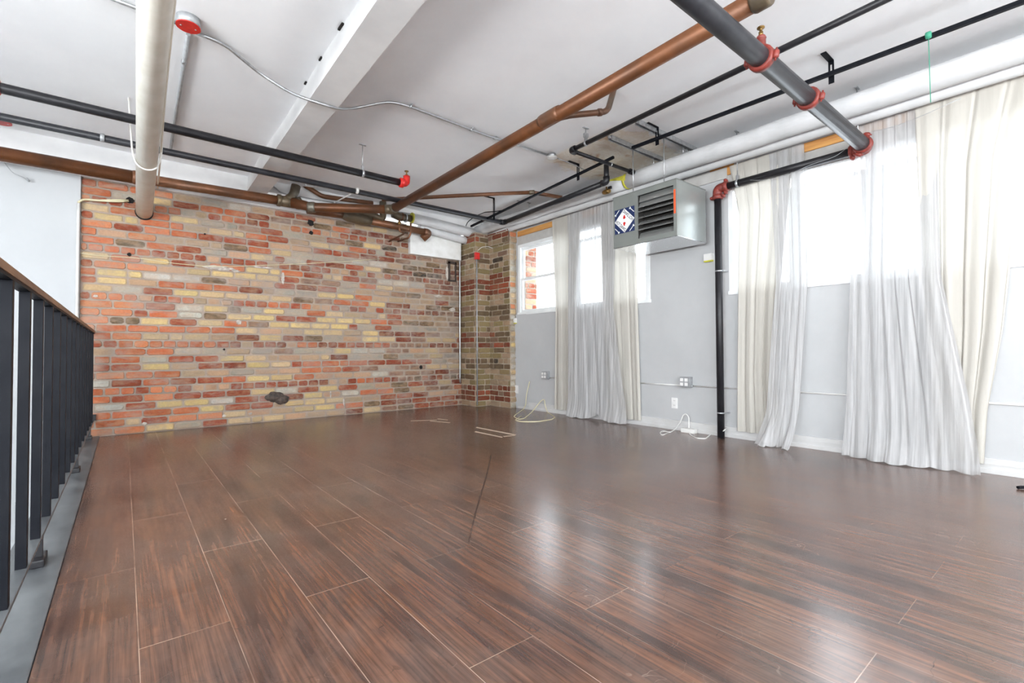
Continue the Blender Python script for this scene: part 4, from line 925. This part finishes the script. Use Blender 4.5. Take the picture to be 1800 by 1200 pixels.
curtain('tulle_curtain', 2.72, .01, [(0, 4.49), (.5, 4.50), (1.4, 4.52), (2.7, 4.55)], [(0, 3.50), (.6, 3.62), (1.4, 3.75), (2.7, 3.72)], 6, .0055, [(0, 4.58), (.4, 4.60), (2.2, 4.666), (2.7, 4.668)], sheer_m, 'white tulle curtain hanging at the first window', G2, 3, flare=.05,
        hem=lambda s: .07*max(0, 1-abs(s-.52)/.14), nu=220)
curtain('cream_curtain', 2.70, .08, [(0, 2.27), (.5, 2.26), (1.4, 2.24), (2.2, 2.22), (2.7, 2.31)], [(0, 1.86), (.6, 1.90), (1.4, 1.86), (2.7, 1.72)], 4, .014, [(0, XC-.005), (2.7, XC)], cream_m, 'cream curtain panel just right of the black riser', G1, 4)
curtain('tulle_curtain', 2.70, .01, [(0, 2.02), (.3, 1.94), (1.0, 1.90), (1.5, 1.86), (2.7, 1.92)], [(0, 1.70), (.4, 1.66), (1.4, 1.60), (2.7, 1.62)], 4, .006, [(0, 4.53), (.4, 4.585), (2.2, 4.666), (2.7, 4.668)], sheer_m, 'narrow white tulle curtain left of the widest bare window part', G2, 5, flare=.10, nu=170)
curtain('tulle_curtain', 2.70, .01, [(0, 1.36), (.4, 1.33), (1.4, 1.30), (2.7, 1.25)], [(0, .52), (.5, .58), (1.4, .72), (2.7, .74)], 7, .006, [(0, 4.56), (.4, 4.585), (2.2, 4.666), (2.7, 4.668)], sheer_m, 'wide white tulle curtain pooling on the floor at far right', G2, 6, flare=.08, nu=260)
curtain('cream_curtain', 2.70, .07, [(0, .78), (.7, .80), (1.4, .84), (2.7, .86)], [(0, .53), (.45, .50), (1.0, .415), (1.6, .355), (2.2, .30), (2.7, .17)], 5, .014, [(0, XC-.015), (2.7, XC-.01)], cream_m, 'cream curtain panel tapering to the floor at the right edge', G1, 7, nu=180)

# ------------------------------------------------------------------ things on the floor
F = .0015
p = lambda u, v_: (lambda q: Vector((q.x, q.y, F)))(at(u, v_, z=F))
tag(obj('floor_cable', MB().tube([Vector((4.66, at(931, 682, x=4.66).y, .42)), at(925, 695, x=4.66), at(924, 712, x=4.66), p(920, 719), p(906, 729), p(903, 732), p(912, 737), p(922, 735), p(935, 724), at(951, 704, x=4.66), at(957, 701, x=4.66), at(958, 712, x=4.66), p(962, 724), p(976, 733), p(970, 737), p(945, 741), p(915, 741), p(905, 738), p(917, 731)], .0055, 8, bend=.06), yellowed), 'cream cable looped on the floor left of the first curtain', 'cable')
tag(obj('floor_cable', MB().tube([p(1175, 761), p(1163, 765), p(1160, 760), p(1165, 757), p(1178, 760), p(1186, 755), at(1196, 742, x=4.66), at(1201, 729, x=4.665), at(1206, 727, x=4.665), at(1211, 733, x=4.665), at(1211, 757, x=4.66), p(1213, 764), p(1224, 770), p(1240, 771), p(1250, 763), p(1265, 761), at(1272, 757, x=4.57), at(1277, 752, x=4.66)], .0055, 8, bend=.05), white_cable), 'white cable looped on the floor left of the riser foot', 'cable')
q = p(1207, 761)
t = thing('floor_adapter', (4.62, q.y, 0), 'small white box on the floor against the baseboard near the riser', 'adapter')
obj('case', MB().box((4.60, q.y-.075, 0), (4.675, q.y+.075, .045), bev=.006), white_paint, t)
tag(obj('tape_mark', MB().box(p(0, 0)*0+Vector((0, 0, 0)), (0, 0, 0)) if False else MB().add([p(722, 739), p(768, 737.4), p(768, 738.2), p(722, 740)]+[], [(0, 1, 2, 3)]).add([p(757, 739), p(792, 742.2), p(790, 743.2), p(755, 740)], [(0, 1, 2, 3)]).add([p(770, 735.5), p(788, 737.5), p(786, 738.3), p(768, 736.3)], [(0, 1, 2, 3)]), simple('chipped_edge', lin(196, 176, 156), .7)), 'pale chipped plank edges on the floor before the brick wall', 'scuff')
cm = bpy.data.materials['chipped_edge']
tag(obj('tape_mark', MB().add([p(838, 750), p(908, 763.5), p(904, 765), p(836, 751.5)], [(0, 1, 2, 3)]).add([p(836, 757.5), p(884, 767.5), p(882, 769), p(834, 759)], [(0, 1, 2, 3)]).add([p(884, 766.2), p(906, 764.4), p(906, 765.5), p(886, 767.5)], [(0, 1, 2, 3)]), cm), 'two pale chipped strips on the floor in the room centre', 'scuff')
tag(obj('scuff_streak', MB().add([p(863, 800), p(864.3, 800), p(855, 840), p(853, 840)], [(3, 2, 1, 0)]).add([p(853, 840), p(855, 840), p(837, 900), p(835, 900)], [(3, 2, 1, 0)]).add([p(835, 900), p(837, 900), p(824, 955), p(822.5, 955)], [(3, 2, 1, 0)]), simple('dark_scuff', lin(66, 50, 44), .35)), 'long thin dark scuff streak in the middle of the floor', 'scuff')
q = p(1796, 859)
tag(obj('cable_end', MB().tube([Vector((q.x+.05, q.y-.06, .012)), Vector((q.x, q.y, .012)), Vector((q.x-.02, q.y+.015, .01))], .010, 8), black_paint), 'small black plug on the floor at the right edge', 'plug')
